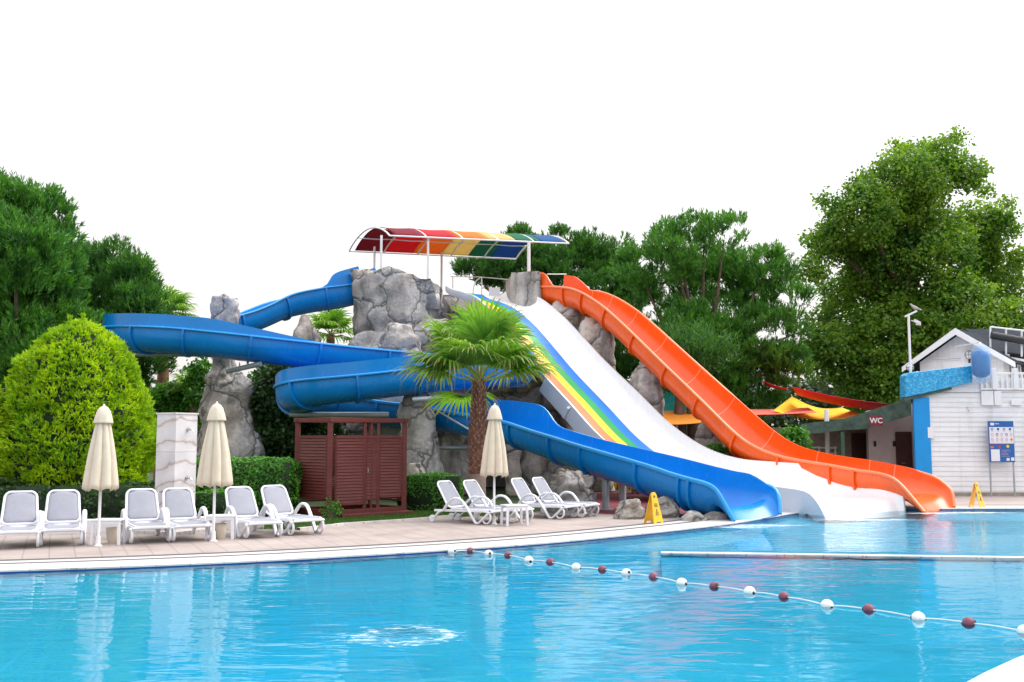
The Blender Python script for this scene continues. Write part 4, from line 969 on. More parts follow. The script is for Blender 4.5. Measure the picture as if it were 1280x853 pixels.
bush('mixed green shrub beyond the marble column below the left coil', [(225, 490, 18), (205, 500, 18), (240, 510, 20), (220, 525, 24), (210, 550, 28), (248, 470, 14), (195, 540, 22)], 44, 'hedge', 420, 18, .17)
bush('bright green shrub behind the tall left rock pillar under the blue slide', [(250, 465, 14), (345, 470, 22), (330, 480, 20), (252, 490, 20)], 39.6, 'pine_bright', 260, 20, .14)
bush('leafy shrub at the foot of the short rock pillar under the orange slide', [(890, 565, 9), (899, 567, 9), (908, 572, 8), (898, 580, 13), (882, 568, 8)], 33.55, 'hedge', 170, 22, .09, cr=.14, jit=.08)
bush('upright glossy shrub between the orange slide and the green post of the toilet block', [(987, 552, 12), (996, 544, 9), (985, 568, 16), (1000, 562, 12), (975, 564, 12)], 36.5, 'hedge', 200, 20, .10)
bush('small potted plant with thin leaves at the left corner of the timber cabin', [(415, 632, 5), (420, 636, 6), (409, 637, 5)], 24.9, 'hedge', 40, 10, .05, cr=.1, jit=.05)
# far belt of trees closing the horizon
xs = rng.uniform(-75, 75, 5200); top = 5.2+1.6*np.array([noise.noise(V((x*.12, 3, 0))) for x in xs]) ; zz = rng.uniform(0, 1, len(xs))**.8*top
c = np.stack([xs, 62+rng.uniform(-2, 3, len(xs))+.02*np.abs(xs), zz], 1); gap = (np.abs(c[:, 0]+18.7) < 1.2) & (c[:, 2] > 3.6)
c = c[~gap]; cc = np.repeat(c, 14, 0)+rng.normal(size=(len(c)*14, 3))*.6; a, f = leaves(cc, .42, np.array([0, -.6, .5]))
tag(arr_mesh('far_woods', a, f, 'far_leaf'), 'far belt of mixed trees closing the view behind the water park', kind='stuff')
# ------------------------------------------------------------------ fan palms
def frond(parent, hub, direc, pet, rad, nseg=34, spread=R(215), droop=.55, mat=('palm', 'palm_tip', 'petiole'), wid=.042):
    d = V(direc).normalized(); side = d.cross(V((0, 0, 1)))
    if side.length < .05: side = V((1, 0, 0))
    side.normalize(); up = side.cross(d).normalized()
    c = V(hub)+d*pet; c.z -= pet*pet*.10
    mb = MB(); mb.tube([V(hub), V(hub).lerp(c, .5)+V((0, 0, .03)), c], [.035, .022, .014], 6, mi=2)
    d2 = (d + V((0, 0, -.06))).normalized()
    for k in range(nseg):
        a = -spread/2 + spread*(k+.5)/nseg + random.uniform(-.02, .02)
        e = (d2*math.cos(a) + side*math.sin(a)).normalized()
        L = rad*(.82+.18*math.cos(a*.8))*random.uniform(.92, 1.06)
        fold = up*(.35*(1-abs(a)/(spread/2)))*0 + up*.12
        w = e.cross(up).normalized(); pts = []; n = 6; dr = droop*random.uniform(.6, 1.4)
        for i in range(n+1):
            t = i/n; p = c + e*L*t + up*(.10*math.sin(t*2.2)) ; p.z -= dr*L*max(0, t-.45)**2*2.2
            ww = wid*(.35+1.3*t)*(1 if t < .55 else max(.06, 1-(t-.55)/.5)); pts.append((p - w*ww, p + up*ww*.35, p + w*ww))
        for i in range(n):
            a0, b0_, c0 = pts[i]; a1, b1, c1 = pts[i+1]; mi = 0 if i < n-1 else 1
            mb.add([a0, b0_, c0, a1, b1, c1], [(0, 1, 4, 3), (1, 2, 5, 4)], mi)
        if random.random() < .35:
            p = V(pts[-1][1]); q = p + e*.05 + V((0, 0, -random.uniform(.12, .35)*rad)); mb.add([p-w*.004, p+w*.004, q], [(0, 1, 2)], 1)
    return mb.build('frond', list(mat), parent, smooth=False, fix=False)
def fan_palm(label, base, hz, n, pet, rad, tr, group=None, detail=True, lean=(0, 0), dirs=None, nseg=34):
    b = V(base); t = thing('fan_palm', label, 'palm', b, group); hub = b + V((lean[0], lean[1], hz))
    if detail:
        mb = MB(); z1 = hz*.30                     # clean butt
        mb.lathe(b, [(tr*1.12, -.03), (tr*1.02, .15), (tr*.98, z1*.6), (tr*.96, z1)], 20, wob=lambda a, q: 1+.03*math.sin(5*a+q*9)); mb.build('trunk_foot', 'palm_base', t, smooth=True)
        def rad_at(q): return np.interp(q, [0, .15, .45, .75, 1], [1.10, 1.15, 1.0, .78, .62])*tr
        mb = MB(); path = [b.lerp(hub, .30+.70*k/10) for k in range(11)]; path[-1].z += .05; mb.tube(path, [rad_at(k/10)*.88 for k in range(11)], 14)
        mb.build('trunk', 'palm_bark', t, smooth=True)
        mb = MB(); rows = 26                       # cut leaf bases in spirals
        for i in range(rows):
            q = i/(rows-1); p = b.lerp(hub, .30+.69*q); r_ = rad_at(q)*.9
            for k in range(11):
                a = 2*math.pi*(k+.5*(i % 2))/11 + random.uniform(-.1, .1); o = V((math.cos(a), math.sin(a), 0)); w = V((-o.y, o.x, 0))*r_*.24
                up = V((0, 0, .17+random.uniform(-.03, .05))); out_ = o*(.05+random.uniform(0, .045))
                A_ = p+o*r_*.95-w; B_ = p+o*r_*.95+w; Cc = p+o*r_+up*.7+out_+w*.55; D_ = p+o*r_+up*.7+out_-w*.55; T_ = p+o*r_+up+out_*1.4
                mb.add([A_, B_, Cc, D_, T_, A_+o*-.05+up*.3, B_+o*-.05+up*.3], [(0, 1, 2, 3), (3, 2, 4), (0, 3, 5), (1, 6, 2)], [0, 1, 0, 0])
        mb.build('leaf_base', ['palm_bark', 'palm_bark_tip'], t, fix=False)['kind'] = 'stuff'
    else:
        mb = MB(); mb.tube([b, b.lerp(hub, .5), hub], [tr*1.1, tr, tr*.9], 10); mb.build('trunk', 'palm_bark', t, smooth=True)
    for k in range(n):
        if dirs and k < len(dirs): dx, dy, dz = dirs[k]; pe = pet*(1.28 if dz > .95 else 1.0)
        else:
            a = k*2.39996+.4; el = 1.3 - 1.5*(k/(n-1))**.9; dx, dy, dz = math.cos(a)*math.cos(el), math.sin(a)*math.cos(el), math.sin(el); pe = pet*random.uniform(.85, 1.1)
        frond(t, hub, (dx, dy, dz), pe, rad*random.uniform(.9, 1.05), nseg, droop=.28+.25*random.random())
    return t
fan_palm('fan palm with a shaggy brown trunk in front of the blue and white slides', (at(597, 600, 26.6).x, 26.6, 0), at(597, 478, 26.6).z, 20, 1.0, 1.42, .22, lean=(.03, 0),
         dirs=[(-.12, -.3, 1.3), (-.7, -.2, 1.0), (.55, -.2, 1.1), (.15, -.5, 1.0), (-.95, -.1, .5), (.95, -.15, .7), (.4, .5, 1.1), (-.5, .5, 1.1), (-.35, -.8, .6), (.4, -.8, .65), (1, .1, .32), (-1, -.05, .28), (.8, -.5, .42), (0, .8, .9), (-.75, -.55, .4), (.3, .2, 1.5), (-.35, .1, 1.4), (-.2, -.9, .5), (.95, .4, .3)])
fan_palm('distant fan palm rising above the dark left pine', base_of(158, 52), at(158, 352, 52).z, 16, .9, 1.25, .22, 'fan palms far behind', False, nseg=22)
fan_palm('distant fan palm peeping over the left bend of the blue slide', base_of(203, 45), at(203, 392, 45).z, 16, .7, 1.1, .26, 'fan palms far behind', False, nseg=22)
fan_palm('distant fan palm between the rock cone and the rock tower', base_of(412, 46), at(410, 418, 46).z, 14, .7, 1.0, .2, 'fan palms far behind', False, nseg=22)
fan_palm('low fan palm seen under the left coil right of its pale trunk neighbour', base_of(243, 43), at(243, 488, 43).z, 12, .5, .8, .16, 'fan palms far behind', False, nseg=20)
# ------------------------------------------------------------------ sun loungers
def rrect(w, h, r, n=5):
    out = []
    for cx_, cy_, a0 in ((w-r, h-r, 0), (-w+r, h-r, 90), (-w+r, -h+r, 180), (w-r, -h+r, 270)):
        for k in range(n+1): a = R(a0+90*k/n); out.append((cx_+r*math.cos(a), cy_+r*math.sin(a)))
    return out
def panel(parent, name, Mx, w, h, wt, taper=1.0, curve=0.0):
    """framed sling panel in its own plane: Mx maps (x, y, out)"""
    def tp(x, y): return x*(1+(taper-1)*(y/h+1)/2)
    fr = MB(); path = [Mx(tp(x, y), y, curve*(1-(x/w)**2)) for x, y in rrect(w, h, .11)]; path += [path[0], path[1]]
    fr.tube(path, .019, 8, cap=False, flat=1.25); f = fr.build(name, 'white_plastic', parent, smooth=True)
    s = MB(); nx, ny = 8, 10; L = rrect(w-.012, h-.012, .10)
    g_ = []
    for j in range(ny+1):
        y = -(h-.01)+2*(h-.01)*j/ny; hw = w-.012
        e = h-.012-abs(y); 
        if e < .10: hw = w-.012-.10+math.sqrt(max(0, .01-(.10-e)**2))
        g_.append([Mx(tp(hw*(-1+2*i/nx), y), y, curve*(1-(1-2*i/nx)**2)) for i in range(nx+1)])
    for j in range(ny): s.strip(g_[j], g_[j+1])
    so = s.build('sling', 'sling', f, smooth='all', fix=False); so.modifiers.new('thick', 'SOLIDIFY').thickness = .008
    return f
def make_lounger(name='sun_lounger'):
    t = thing(name, 'x', 'sun lounger')
    W = .31; zs = .32
    ang = R(56); ca, sa = math.cos(ang), math.sin(ang); hb = .345
    panel(t, 'backrest', lambda x, y, o: V((x, .03+(y+hb)*ca + o*sa, zs+.02+(y+hb)*sa - o*ca)), W, hb, .03, .87, -.03)
    panel(t, 'seat', lambda x, y, o: V((x, -.60-y, zs+.0+ .02*math.sin((y+.6)*2.4) + o)), W, .60, .03, .97, -.03)
    for sx in (-1, 1):
        mb = MB(); mb.bar((sx*.335, .42, .27), (sx*.335, -1.12, .30), .035, .05); mb.build('side_rail', 'white_plastic', t, bevel=.008)
        # sweeping arm that runs down into the V foot
        arm = catmull([(sx*.36, .12, .30), (sx*.372, .02, .42), (sx*.38, -.14, .545), (sx*.385, -.30, .56), (sx*.385, -.44, .49), (sx*.38, -.62, .27), (sx*.375, -.77, .06), (sx*.372, -.82, .022)], 5)
        mb = MB(); mb.tube([V(tuple(p)) for p in arm], .030, 8, flat=1.35); mb.build('armrest', 'white_plastic', t, smooth=True)
        leg = catmull([(sx*.372, -.82, .022), (sx*.368, -.89, .05), (sx*.36, -1.03, .17), (sx*.345, -1.14, .28)], 5)
        mb = MB(); mb.tube([V(tuple(p)) for p in leg], .028, 8, flat=1.3); mb.build('leg', 'white_plastic', t, smooth=True)
        leg = catmull([(sx*.335, -1.0, .29), (sx*.335, -1.10, .275), (sx*.335, -1.165, .21), (sx*.335, -1.165, .11), (sx*.335, -1.10, .04), (sx*.335, -1.01, .035), (sx*.335, -.96, .10)], 5)
        mb = MB(); mb.tube([V(tuple(p)) for p in leg], .022, 8, flat=1.2); mb.build('leg', 'white_plastic', t, smooth=True)
        leg = catmull([(sx*.36, .10, .29), (sx*.362, .26, .24), (sx*.365, .36, .14), (sx*.365, .44, .10)], 4)
        mb = MB(); mb.tube([V(tuple(p)) for p in leg], .028, 8, flat=1.3); mb.build('leg', 'white_plastic', t, smooth=True)
        mb = MB(); mb.tube([(sx*.345, .46, .085), (sx*.385, .46, .085)], .083, 16); mb.build('wheel', 'white_plastic', t, bevel=.01)
    for y_, r_ in ((-1.19, .026), (-.05, .02)): mb = MB(); mb.tube([(-.335, y_, .29), (.335, y_, .29)], r_, 8, flat=1.3); mb.build('crossbar', 'white_plastic', t, smooth=True)
    return t
proto = make_lounger()
SPOT = [((23, 679), 24, 'leftmost white sun lounger, partly cut off by the left edge'), ((77, 676), 23, 'white sun lounger just left of the first parasol and table'), ((178, 673), 27, 'white sun lounger just right of the first parasol, beside its table'), ((225, 671), 29, 'white sun lounger in front of the marble shower column'), ((305, 667.5), 34, 'white sun lounger just right of the second parasol and its table'), ((351, 664), 40, 'white sun lounger nearest the timber cabin with its foot turned right'),
        ((572, 652.5), 56, 'leftmost white sun lounger of the group of four by the palm'), ((604, 650.5), 56, 'white sun lounger left of the third parasol pole by the palm'), ((663, 646), 56, 'white sun lounger right of the third parasol behind a small table'), ((689, 644), 56, 'rightmost white sun lounger, in front of the big domed boulder')]
for i, ((px, py), deg, lab) in enumerate(SPOT):
    o = proto if i == 0 else copy_tree(proto); p = gr(px, py); o.location = p; o.rotation_euler = (0, 0, R(deg)); o['label'] = lab; o['group'] = 'white sun loungers along the pool deck'
# ------------------------------------------------------------------ parasols, tables, pots
def make_parasol(seed):
    t = thing('parasol', 'x', 'parasol'); rnd = random.Random(seed); ph = rnd.uniform(0, 6)
    mb = MB(); mb.tube([(0, 0, 0), (0, 0, 2.46)], .026, 10); mb.build('pole', 'white_metal', t, smooth=True)
    mb = MB(); mb.lathe((0, 0, 0), [(.075, 0), (.075, .02), (.045, .03), (.04, .18)], 18); mb.build('base', 'white_metal', t, smooth=True)
    mb = MB(); prof = [(.330, 1.03), (.322, 1.12), (.295, 1.34), (.26, 1.58), (.215, 1.82), (.165, 2.05), (.12, 2.24), (.10, 2.32)]; prof = [(r, z) for r, z in prof]
    seg = 96; vs = []; fs = []
    for i, (r, z) in enumerate(prof):
        q = 1-i/(len(prof)-1)
        for k in range(seg):
            a = 2*math.pi*k/seg; fold = (abs(math.sin(4*a+ph+.25*math.sin(z*3)))**.6); rr = r*(.66+.34*fold)*(1+.06*math.sin(2*a+ph)*q)
            vs.append((rr*math.cos(a), rr*math.sin(a), z - (.035*q**6*(1-fold)*2)))
    for i in range(len(prof)-1):
        for k in range(seg): fs.append((i*seg+k, i*seg+(k+1) % seg, (i+1)*seg+(k+1) % seg, (i+1)*seg+k))
    mb.add(vs, fs); c = mb.build('canopy', 'canvas', t, smooth='all', fix=False); c.modifiers.new('thick', 'SOLIDIFY').thickness = -.006
    mb = MB(); mb.lathe((0, 0, 0), [(.175, 2.20), (.172, 2.225), (.15, 2.32), (.12, 2.42), (.075, 2.49), (.02, 2.52)], 32, wob=lambda a, q: 1+.05*math.cos(8*a)*(1-q)); cap = mb.build('vent_cap', 'canvas', t, smooth='all')
    mb = MB(); mb.ball((0, 0, 2.53), .022, 10, 7); mb.build('finial', 'white_metal', t, smooth=True)
    mb = MB(); mb.tube([(.0, -.18, 1.28), (.0, -.3, 1.22)], .004, 5); mb.build('tie_cord', 'rope', t)
    return t
for k, (px, py, sc, lab) in enumerate(((122.5, 683, 1.0, 'closed beige parasol in front of the big lime thuja'), (266.5, 677, 1.0, 'closed beige parasol just right of the marble shower column'), (617.5, 655.5, 1.0, 'closed beige parasol in front of the palm trunk'))):
    o = make_parasol(k+3); p = gr(px, py); o.location = p; o['label'] = lab; o['group'] = 'closed beige parasols'
    zt = at(px, (506, 503, 505)[k], p.y).z; s = zt/2.54; o.scale = (1.0, 1.0, s); o.rotation_euler = (R(random.uniform(-.6, .6)), R((.9, -.5, .6)[k]), random.uniform(0, 3))
def make_table():
    t = thing('side_table', 'x', 'side table'); mb = MB(); mb.box((0, 0, .445), (.52, .44, .03)); mb.build('tabletop', 'white_plastic', t, bevel=.012)
    for y_ in (-.19, .19): mb = MB(); mb.box((0, y_, .405), (.44, .03, .05)); mb.build('apron', 'white_plastic', t)
    for sx in (-1, 1):
        for sy in (-1, 1): mb = MB(); mb.bar((sx*.225, sy*.185, .43), (sx*.24, sy*.2, 0), .055, .04); mb.build('leg', 'white_plastic', t, bevel=.006)
    return t
tab = make_table()
for k, (px, py, dg, lab) in enumerate(((135, 680.5, 6, 'small white table under the parasol by the big thuja'), (276, 674, 8, 'small white table under the parasol right of the marble column'), (643, 657, 20, 'small white table beside the third parasol among four loungers'))):
    o = tab if k == 0 else copy_tree(tab); p = gr(px, py); o.location = (p.x, p.y, 0); o.rotation_euler = (0, 0, R(dg)); o['label'] = lab; o['group'] = 'small white side tables'
for k, (px, py, lab) in enumerate(((138, 680, 'beige tapered pot standing under the table by the big thuja'), (272.5, 674.5, 'beige tapered pot standing under the table right of the marble column'))):
    t = thing('pot', lab, 'pot', gr(px, py)+V((0, .12, 0)), 'beige pots under the tables'); b = V(t.location)
    mb = MB(); mb.lathe(b, [(.085, 0), (.115, .10), (.128, .22), (.125, .27), (.135, .275), (.135, .29), (.115, .29), (.11, .2)], 22); mb.build('bowl', 'pot_beige', t, smooth=True)
    mb = MB(); mb.lathe(b, [(.108, .2), (.108, .235), (.02, .25)], 16); mb.build('filling', 'soil', t)
# low white plinth behind the loungers
mb = MB(); a = gr(-60, 672); b = gr(330, 661.5); n_ = V((-(b-a).y, (b-a).x, 0)).normalized(); q = [a, b, b+n_*.25, a+n_*.25]
mb.prism([p+V((0, 0, -.02)) for p in q], (0, 0, .30)); o = mb.build('low_wall', 'white_paint', bevel=.015); tag(o, 'low white plinth wall behind the left row of loungers', 'wall')
# ------------------------------------------------------------------ marble shower column
c0 = at(218, 600, 21.1); c0.z = 0; t = thing('shower_column', 'square marble-clad shower column with chrome jets', 'shower', c0)
a26 = R(27); le = V((-math.cos(a26), math.sin(a26), 0))*.535; re = V((math.sin(a26), math.cos(a26), 0))*.60; zt = at(218, 518, 21.1).z
mb = MB()
zc = [0, zt*.34, zt*.68, zt]
for i in range(3):
    q = [c0, c0+re, c0+re+le, c0+le]; mb.prism([p+V((0, 0, zc[i]+(.004 if i else 0))) for p in q], (0, 0, zc[i+1]-zc[i]-.004))
mb.build('shaft', 'marble', t)
cen = c0+(le+re)/2; mb = MB(); q = [cen+(p-cen)*1.07 for p in (c0, c0+re, c0+re+le, c0+le)]; mb.prism([p+V((0, 0, zt)) for p in q], (0, 0, .035)); mb.build('cap', 'coping', t, bevel=.006)
ln = -re.normalized(); rn = -le.normalized()
for px, py, side in ((231, 537, 1), (231, 598, 1), (203, 615, 0)):
    s = (px-218)/24 if side else (218-px)/26; base = c0 + (re if side else le)*s; base.z = at(px, py, 21.2).z; nn = rn if side else ln
    mb = MB(); mb.tube([base, base+nn*.03], .035, 12); mb.tube([base+nn*.02, base+nn*.12, base+nn*.15+V((0, 0, -.05))], .016, 10)
    mb.build('shower_jet', 'steel', t, smooth=True)
mb = MB(); mb.box(cen+V((0, 0, .03)), (1.15, 1.15, .06), rz=-a26); mb.build('plinth', 'coping', t)
# ------------------------------------------------------------------ louvred timber changing cabin
cc = at(412, 600, 25.2); cc.z = 0; t = thing('changing_cabin', 'dark red louvred timber changing cabin on a step', 'cabin', cc)
Lv = V((-1.03, 1.12, 0)); Fv = V((1.66, 1.52, 0)); H = 2.44
def face(o, v, nseg, spans, nm_):
    u = v.normalized(); nrm = V((u.y, -u.x, 0)) if nm_ == 'F' else V((u.y, -u.x, 0))*-1
    if nrm.y > 0: nrm = -nrm
    for i, (s0, s1, z0, z1) in enumerate(spans):
        a = o+v*s0; b = o+v*s1; mb = MB(); k = int((z1-z0)/.078)
        for j in range(k):
            z = z0+.04+(z1-z0-.08)*(j+.5)/k; mb.add([a+nrm*.012+V((0, 0, z-.048)), b+nrm*.012+V((0, 0, z-.034)), b-nrm*.016+V((0, 0, z+.040)), a-nrm*.016+V((0, 0, z+.040)), a+nrm*.022+V((0, 0, z-.040)), b+nrm*.022+V((0, 0, z-.040)), b-nrm*.006+V((0, 0, z+.048)), a-nrm*.006+V((0, 0, z+.048))], [(0, 1, 2, 3), (4, 7, 6, 5), (0, 4, 5, 1), (3, 2, 6, 7), (0, 3, 7, 4), (1, 5, 6, 2)])
        pn_ = mb.build('louvre_panel', 'timber', t)
        mb = MB()
        for z in (z0+.02, z1-.02): mb.bar(a+V((0, 0, z)), b+V((0, 0, z)), .05, .07)
        for s in (a, b): mb.bar(s+V((0, 0, z0)), s+V((0, 0, z1)), .055, .055)
        mb.build('panel_frame', 'timber', pn_, bevel=.004)
face(cc, Lv, 1, [(.09, .93, .46, 1.98)], 'L')
face(cc, Fv, 1, [(.08, .44, .30, 1.98), (.47, .62, .40, 1.98), (.65, .95, .44, 1.98)], 'F')
bk = cc+Lv+Fv
for p, w in ((cc, .12), (cc+Lv, .12), (cc+Fv, .12), (bk, .1), (cc+Fv*.455, .075), (cc+Fv*.545, .05), (cc+Fv*.635, .075)):
    mb = MB(); mb.bar(p+V((0, 0, -.02)), p+V((0, 0, H-.10)), w, w); mb.build('post', 'timber', t, bevel=.006)
for a, b in ((cc, cc+Lv), (cc, cc+Fv), (cc+Lv, bk), (cc+Fv, bk)):
    e = (b-a).normalized()*.09; mb = MB(); mb.bar(a-e+V((0, 0, H-.055)), b+e+V((0, 0, H-.055)), .13, .11); mb.build('top_rail', 'timber', t, bevel=.006)
    mb = MB(); mb.bar(a+V((0, 0, .10)), b+V((0, 0, .10)), .09, .16); mb.build('bottom_rail', 'timber', t, bevel=.006)
for a, b in ((cc+Lv, bk), (cc+Fv, bk)):
    mb = MB(); k = 30
    for j in range(k): z = .3+1.68*(j+.5)/k; mb.bar(a+V((0, 0, z)), b+V((0, 0, z)), .03, .045)
    mb.build('louvre_panel', 'timber', t)
u = Fv.normalized(); nrm = V((u.y, -u.x, 0)); mb = MB(); mb.prism([cc+Fv*.05+nrm*.08+V((0, 0, -.02)), cc+Fv*1.0+nrm*.08+V((0, 0, -.02)), cc+Fv*1.0+nrm*.42+V((0, 0, -.02)), cc+Fv*.05+nrm*.42+V((0, 0, -.02))], (0, 0, .11)); mb.build('step', 'timber', t, bevel=.01)
mb = MB(); p = cc+Fv*.47+nrm*.05; mb.tube([p+V((0, 0, 1.18)), p+nrm*.05+V((0, 0, 1.18)), p+nrm*.05+V((0, 0, 1.08)), p+V((0, 0, 1.08))], .012, 8); mb.build('handle', 'steel', t)
# ------------------------------------------------------------------ yellow floor signs
def make_sign():
    t = thing('floor_sign', 'x', 'floor sign'); Hh = .68
    for s, nm_ in ((-1, 'board'), (1, 'board')):
        # leaf: narrow top, wide foot with an arch between two feet
        def pt(x, z): return V((x, s*(.015+.155*(1-z/Hh)), z))
        pol = [(-.155, 0), (-.085, 0), (-.06, .05), (.06, .05), (.085, 0), (.155, 0), (.082, Hh-.02), (.06, Hh), (-.06, Hh), (-.082, Hh-.02)]
        mb = MB(); mb.prism([pt(x, z) for x, z in pol], V((0, -s*.014, 0))); b = mb.build('board', 'yellow_plastic', t, bevel=.003)
        if s == -1:
            def pr(poly, name='printed_mark'):
                m = MB(); m.add([pt(x, z)+V((0, -.0035, 0)) for x, z in poly], [tuple(range(len(poly)))]); m.build(name, 'print_dark', b, fix=False)
            pr([(-.028, .585), (.0, .575), (.03, .6), (.012, .635), (-.03, .635)])
            for z0, w in ((.435, .05), (.405, .058), (.375, .05)): pr([(-w, z0), (w, z0), (w, z0+.017), (-w, z0+.017)])
            m = MB(); T3 = [(-.062, .19), (.062, .19), (0, .345)]; I3 = [(-.040, .205), (.040, .205), (0, .310)]
            for i in range(3):
                j = (i+1) % 3; m.add([pt(*T3[i])+V((0, -.0035, 0)), pt(*T3[j])+V((0, -.0035, 0)), pt(*I3[j])+V((0, -.0035, 0)), pt(*I3[i])+V((0, -.0035, 0))], [(0, 1, 2, 3)])
            m.add([pt(x, z)+V((0, -.0035, 0)) for x, z in ((-.02, .215), (0, .215), (.012, .25), (-.004, .27), (-.012, .25))], [(0, 1, 2, 3, 4)])
            m.build('warning_pictogram', 'print_dark', b, fix=False)
    mb = MB(); mb.tube([(-.05, 0, Hh+.005), (.05, 0, Hh+.005)], .016, 8); mb.build('hinge', 'yellow_plastic', t, smooth=True)
    return t
sg = make_sign(); sg.location = gr(817, 654.5); sg.rotation_euler = (0, 0, R(38)); sg['label'] = 'yellow A-frame floor sign in front of the low grey boulders'; sg['group'] = 'yellow wet floor signs'
s2 = copy_tree(sg); s2.location = gr(1221, 634.5); s2.rotation_euler = (0, 0, R(40)); s2['label'] = 'yellow A-frame floor sign in front of the white boarded wall'
# ------------------------------------------------------------------ white boarded building on the right
DB = 34.6
def bx(px): return (px-640)/FPX*DB
x0, x1 = bx(1143), bx(1345)
bl = thing('boarded_building', 'white lap-boarded building with blue mosaic edging and a gabled loft', 'building', (17, 36, 0))
def zb(py, d=DB): return at(640, py, d).z
def top_at(x): return float(np.interp(x, [bx(1143), bx(1160), bx(1185), bx(1215), bx(1345)], [zb(492), zb(488), zb(482), zb(472), zb(472)]))
mb = MB(); bh = .165; z = 0.0; k = 0
while z < 4.2:
    zt_ = z+bh; a = None
    xs_ = [x0, x0+.3, x0+.7, x0+1.1, x0+1.6, x0+2.1, x1]
    # keep only what lies under the sloping top
    xl = x0
    for q in np.linspace(x0, x1, 60):
        if top_at(q) >= z+.02: xl = q; break
    else: break
    tl = min(zt_, max(z+.02, top_at(xl))); tr_ = min(zt_, top_at(x1))
    if tr_ <= z+.01: break
    mb.add([(xl, DB-.014, z), (x1, DB-.014, z), (x1, DB+.004, tr_), (xl, DB+.004, tl if xl == x0 else zt_), (xl, DB+.02, z), (x1, DB+.02, z)], [(0, 1, 2, 3), (0, 4, 5, 1)]); z = zt_; k += 1
# end wall and back
mb.add([(x0, DB+.0, 0), (x0+2.0, DB+4.5, 0), (x0+2.0, DB+4.5, top_at(x0)), (x0, DB+.0, top_at(x0))], [(0, 1, 2, 3)])
mb.add([(x0, DB+.03, top_at(x0)-.05), (bx(1215), DB+.03, top_at(bx(1215))-.03), (x1, DB+.03, top_at(x1)-.03), (x1, DB+4.5, top_at(x1)-.03), (bx(1215)+2.0, DB+4.5, top_at(bx(1215))-.03), (x0+2.0, DB+4.5, top_at(x0)-.05)], [(0, 1, 4, 5), (1, 2, 3, 4)])
mb.build('wall', 'board_wall', bl, fix=False)
mb = MB(); mb.box(((x0+x1)/2, DB-.03, .05), (x1-x0, .06, .14)); mb.build('skirting', 'grey_wood', bl)
mb = MB(); mb.box((bx(1150), DB-.03, zb(497)/2), (bx(1160)-bx(1140), .11, zb(497))); mb.build('blue_corner_strip', 'blue_paint', bl, bevel=.01)
# mosaic parapet climbing to the right
poly = [(1132, 470), (1136, 466), (1216, 457), (1216, 478), (1190, 484), (1160, 491), (1132, 497)]
mb = MB(); mb.prism([at(a, b, DB-.22) for a, b in poly], (0, .55, 0)); mb.build('parapet', 'mosaic', bl, bevel=.03)
mb = MB(); mb.prism([at(a, b, DB-.16) for a, b in ((1131, 497.5), (1160, 491.5), (1190, 484.5), (1190, 487), (1160, 494.5), (1131, 501))], (0, .5, 0)); mb.build('drip_edge', 'green_roof', bl)
# gabled loft standing back on the roof
DL = 37.2
def L_(px, py, d=DL): return at(px, py, d)
apx = L_(1199, 414); RD = V((.64, .77, 0)).normalized(); CD = V((RD.y, -RD.x, 0)); gx = apx
HWID = 1.95; slp = (apx.z-L_(1150, 462, DL+1.2).z)/HWID; zl = zb(492, DL)
def lp(c, r, z): p = V((apx.x, DL, 0))+CD*c+RD*r; p.z = z; return p
hw = 1.45
mb = MB(); mb.prism([lp(-hw, 0, zl), lp(hw, 0, zl), lp(hw, 0, apx.z-slp*hw-.1), lp(0, 0, apx.z-.12), lp(-hw, 0, apx.z-slp*hw-.1)], RD*5); mb.build('loft_wall', 'board_wall', bl)
for s_ in (-1, 1):
    a = lp(0, -.45, apx.z); b = lp(s_*HWID, -.45, apx.z-slp*HWID); nn = (CD*s_*slp+V((0, 0, 1))).normalized()*.06
    mb = MB(); mb.prism([a, b, b+nn, a+nn], RD*5.6); rf = mb.build('roof', 'slate', bl)
    f = RD*-.04; mb = MB(); mb.prism([a+f+V((0, 0, .07)), b+f+V((0, 0, .07)), b+f+V((0, 0, -.12)), a+f+V((0, 0, -.17))], RD*.05); mb.build('barge_board', 'white_paint', rf)
for z_, w_ in ((447, .05), (449.5, .03)):
    mb = MB(); mb.bar(lp(-1.1, -.03, zb(z_, DL)), lp(0, -.03, zb(z_, DL)), .05, w_); mb.build('ledge', 'white_paint', bl)
# dark slated skirt roof with glazed room and balcony to the right
mb = MB(); y_ = 36.6; rr = [at(1238, 440, y_), at(1262, 443, y_), at(1330, 456, y_)]
mb.prism([at(1206, 413, 40), at(1330, 416, 40), at(1330, 452, y_), at(1262, 444, y_), at(1240, 440, y_)], (0, 0, .06)); mb.build('roof', 'slate', bl)
mb = MB(); mb.prism([at(1238, 443, y_-.05), at(1262, 443, y_-.05), at(1262, 448, y_-.05), at(1238, 448, y_-.05)], (0, .3, 0)); mb.prism([at(1262, 446, y_-.05), at(1330, 458, y_-.05), at(1330, 461, y_-.05), at(1262, 449, y_-.05)], (0, .2, 0)); mb.build('fascia', 'white_paint', bl)
zA, zB_ = zb(490, 36.9), zb(449, 36.9)
mb = MB(); mb.box((at(1290, 470, 36.9).x, 37.0, (zA+zB_)/2), (at(1342, 470, 36.9).x-at(1238, 470, 36.9).x, .1, zB_-zA)); mb.build('room_wall', 'white_paint', bl)
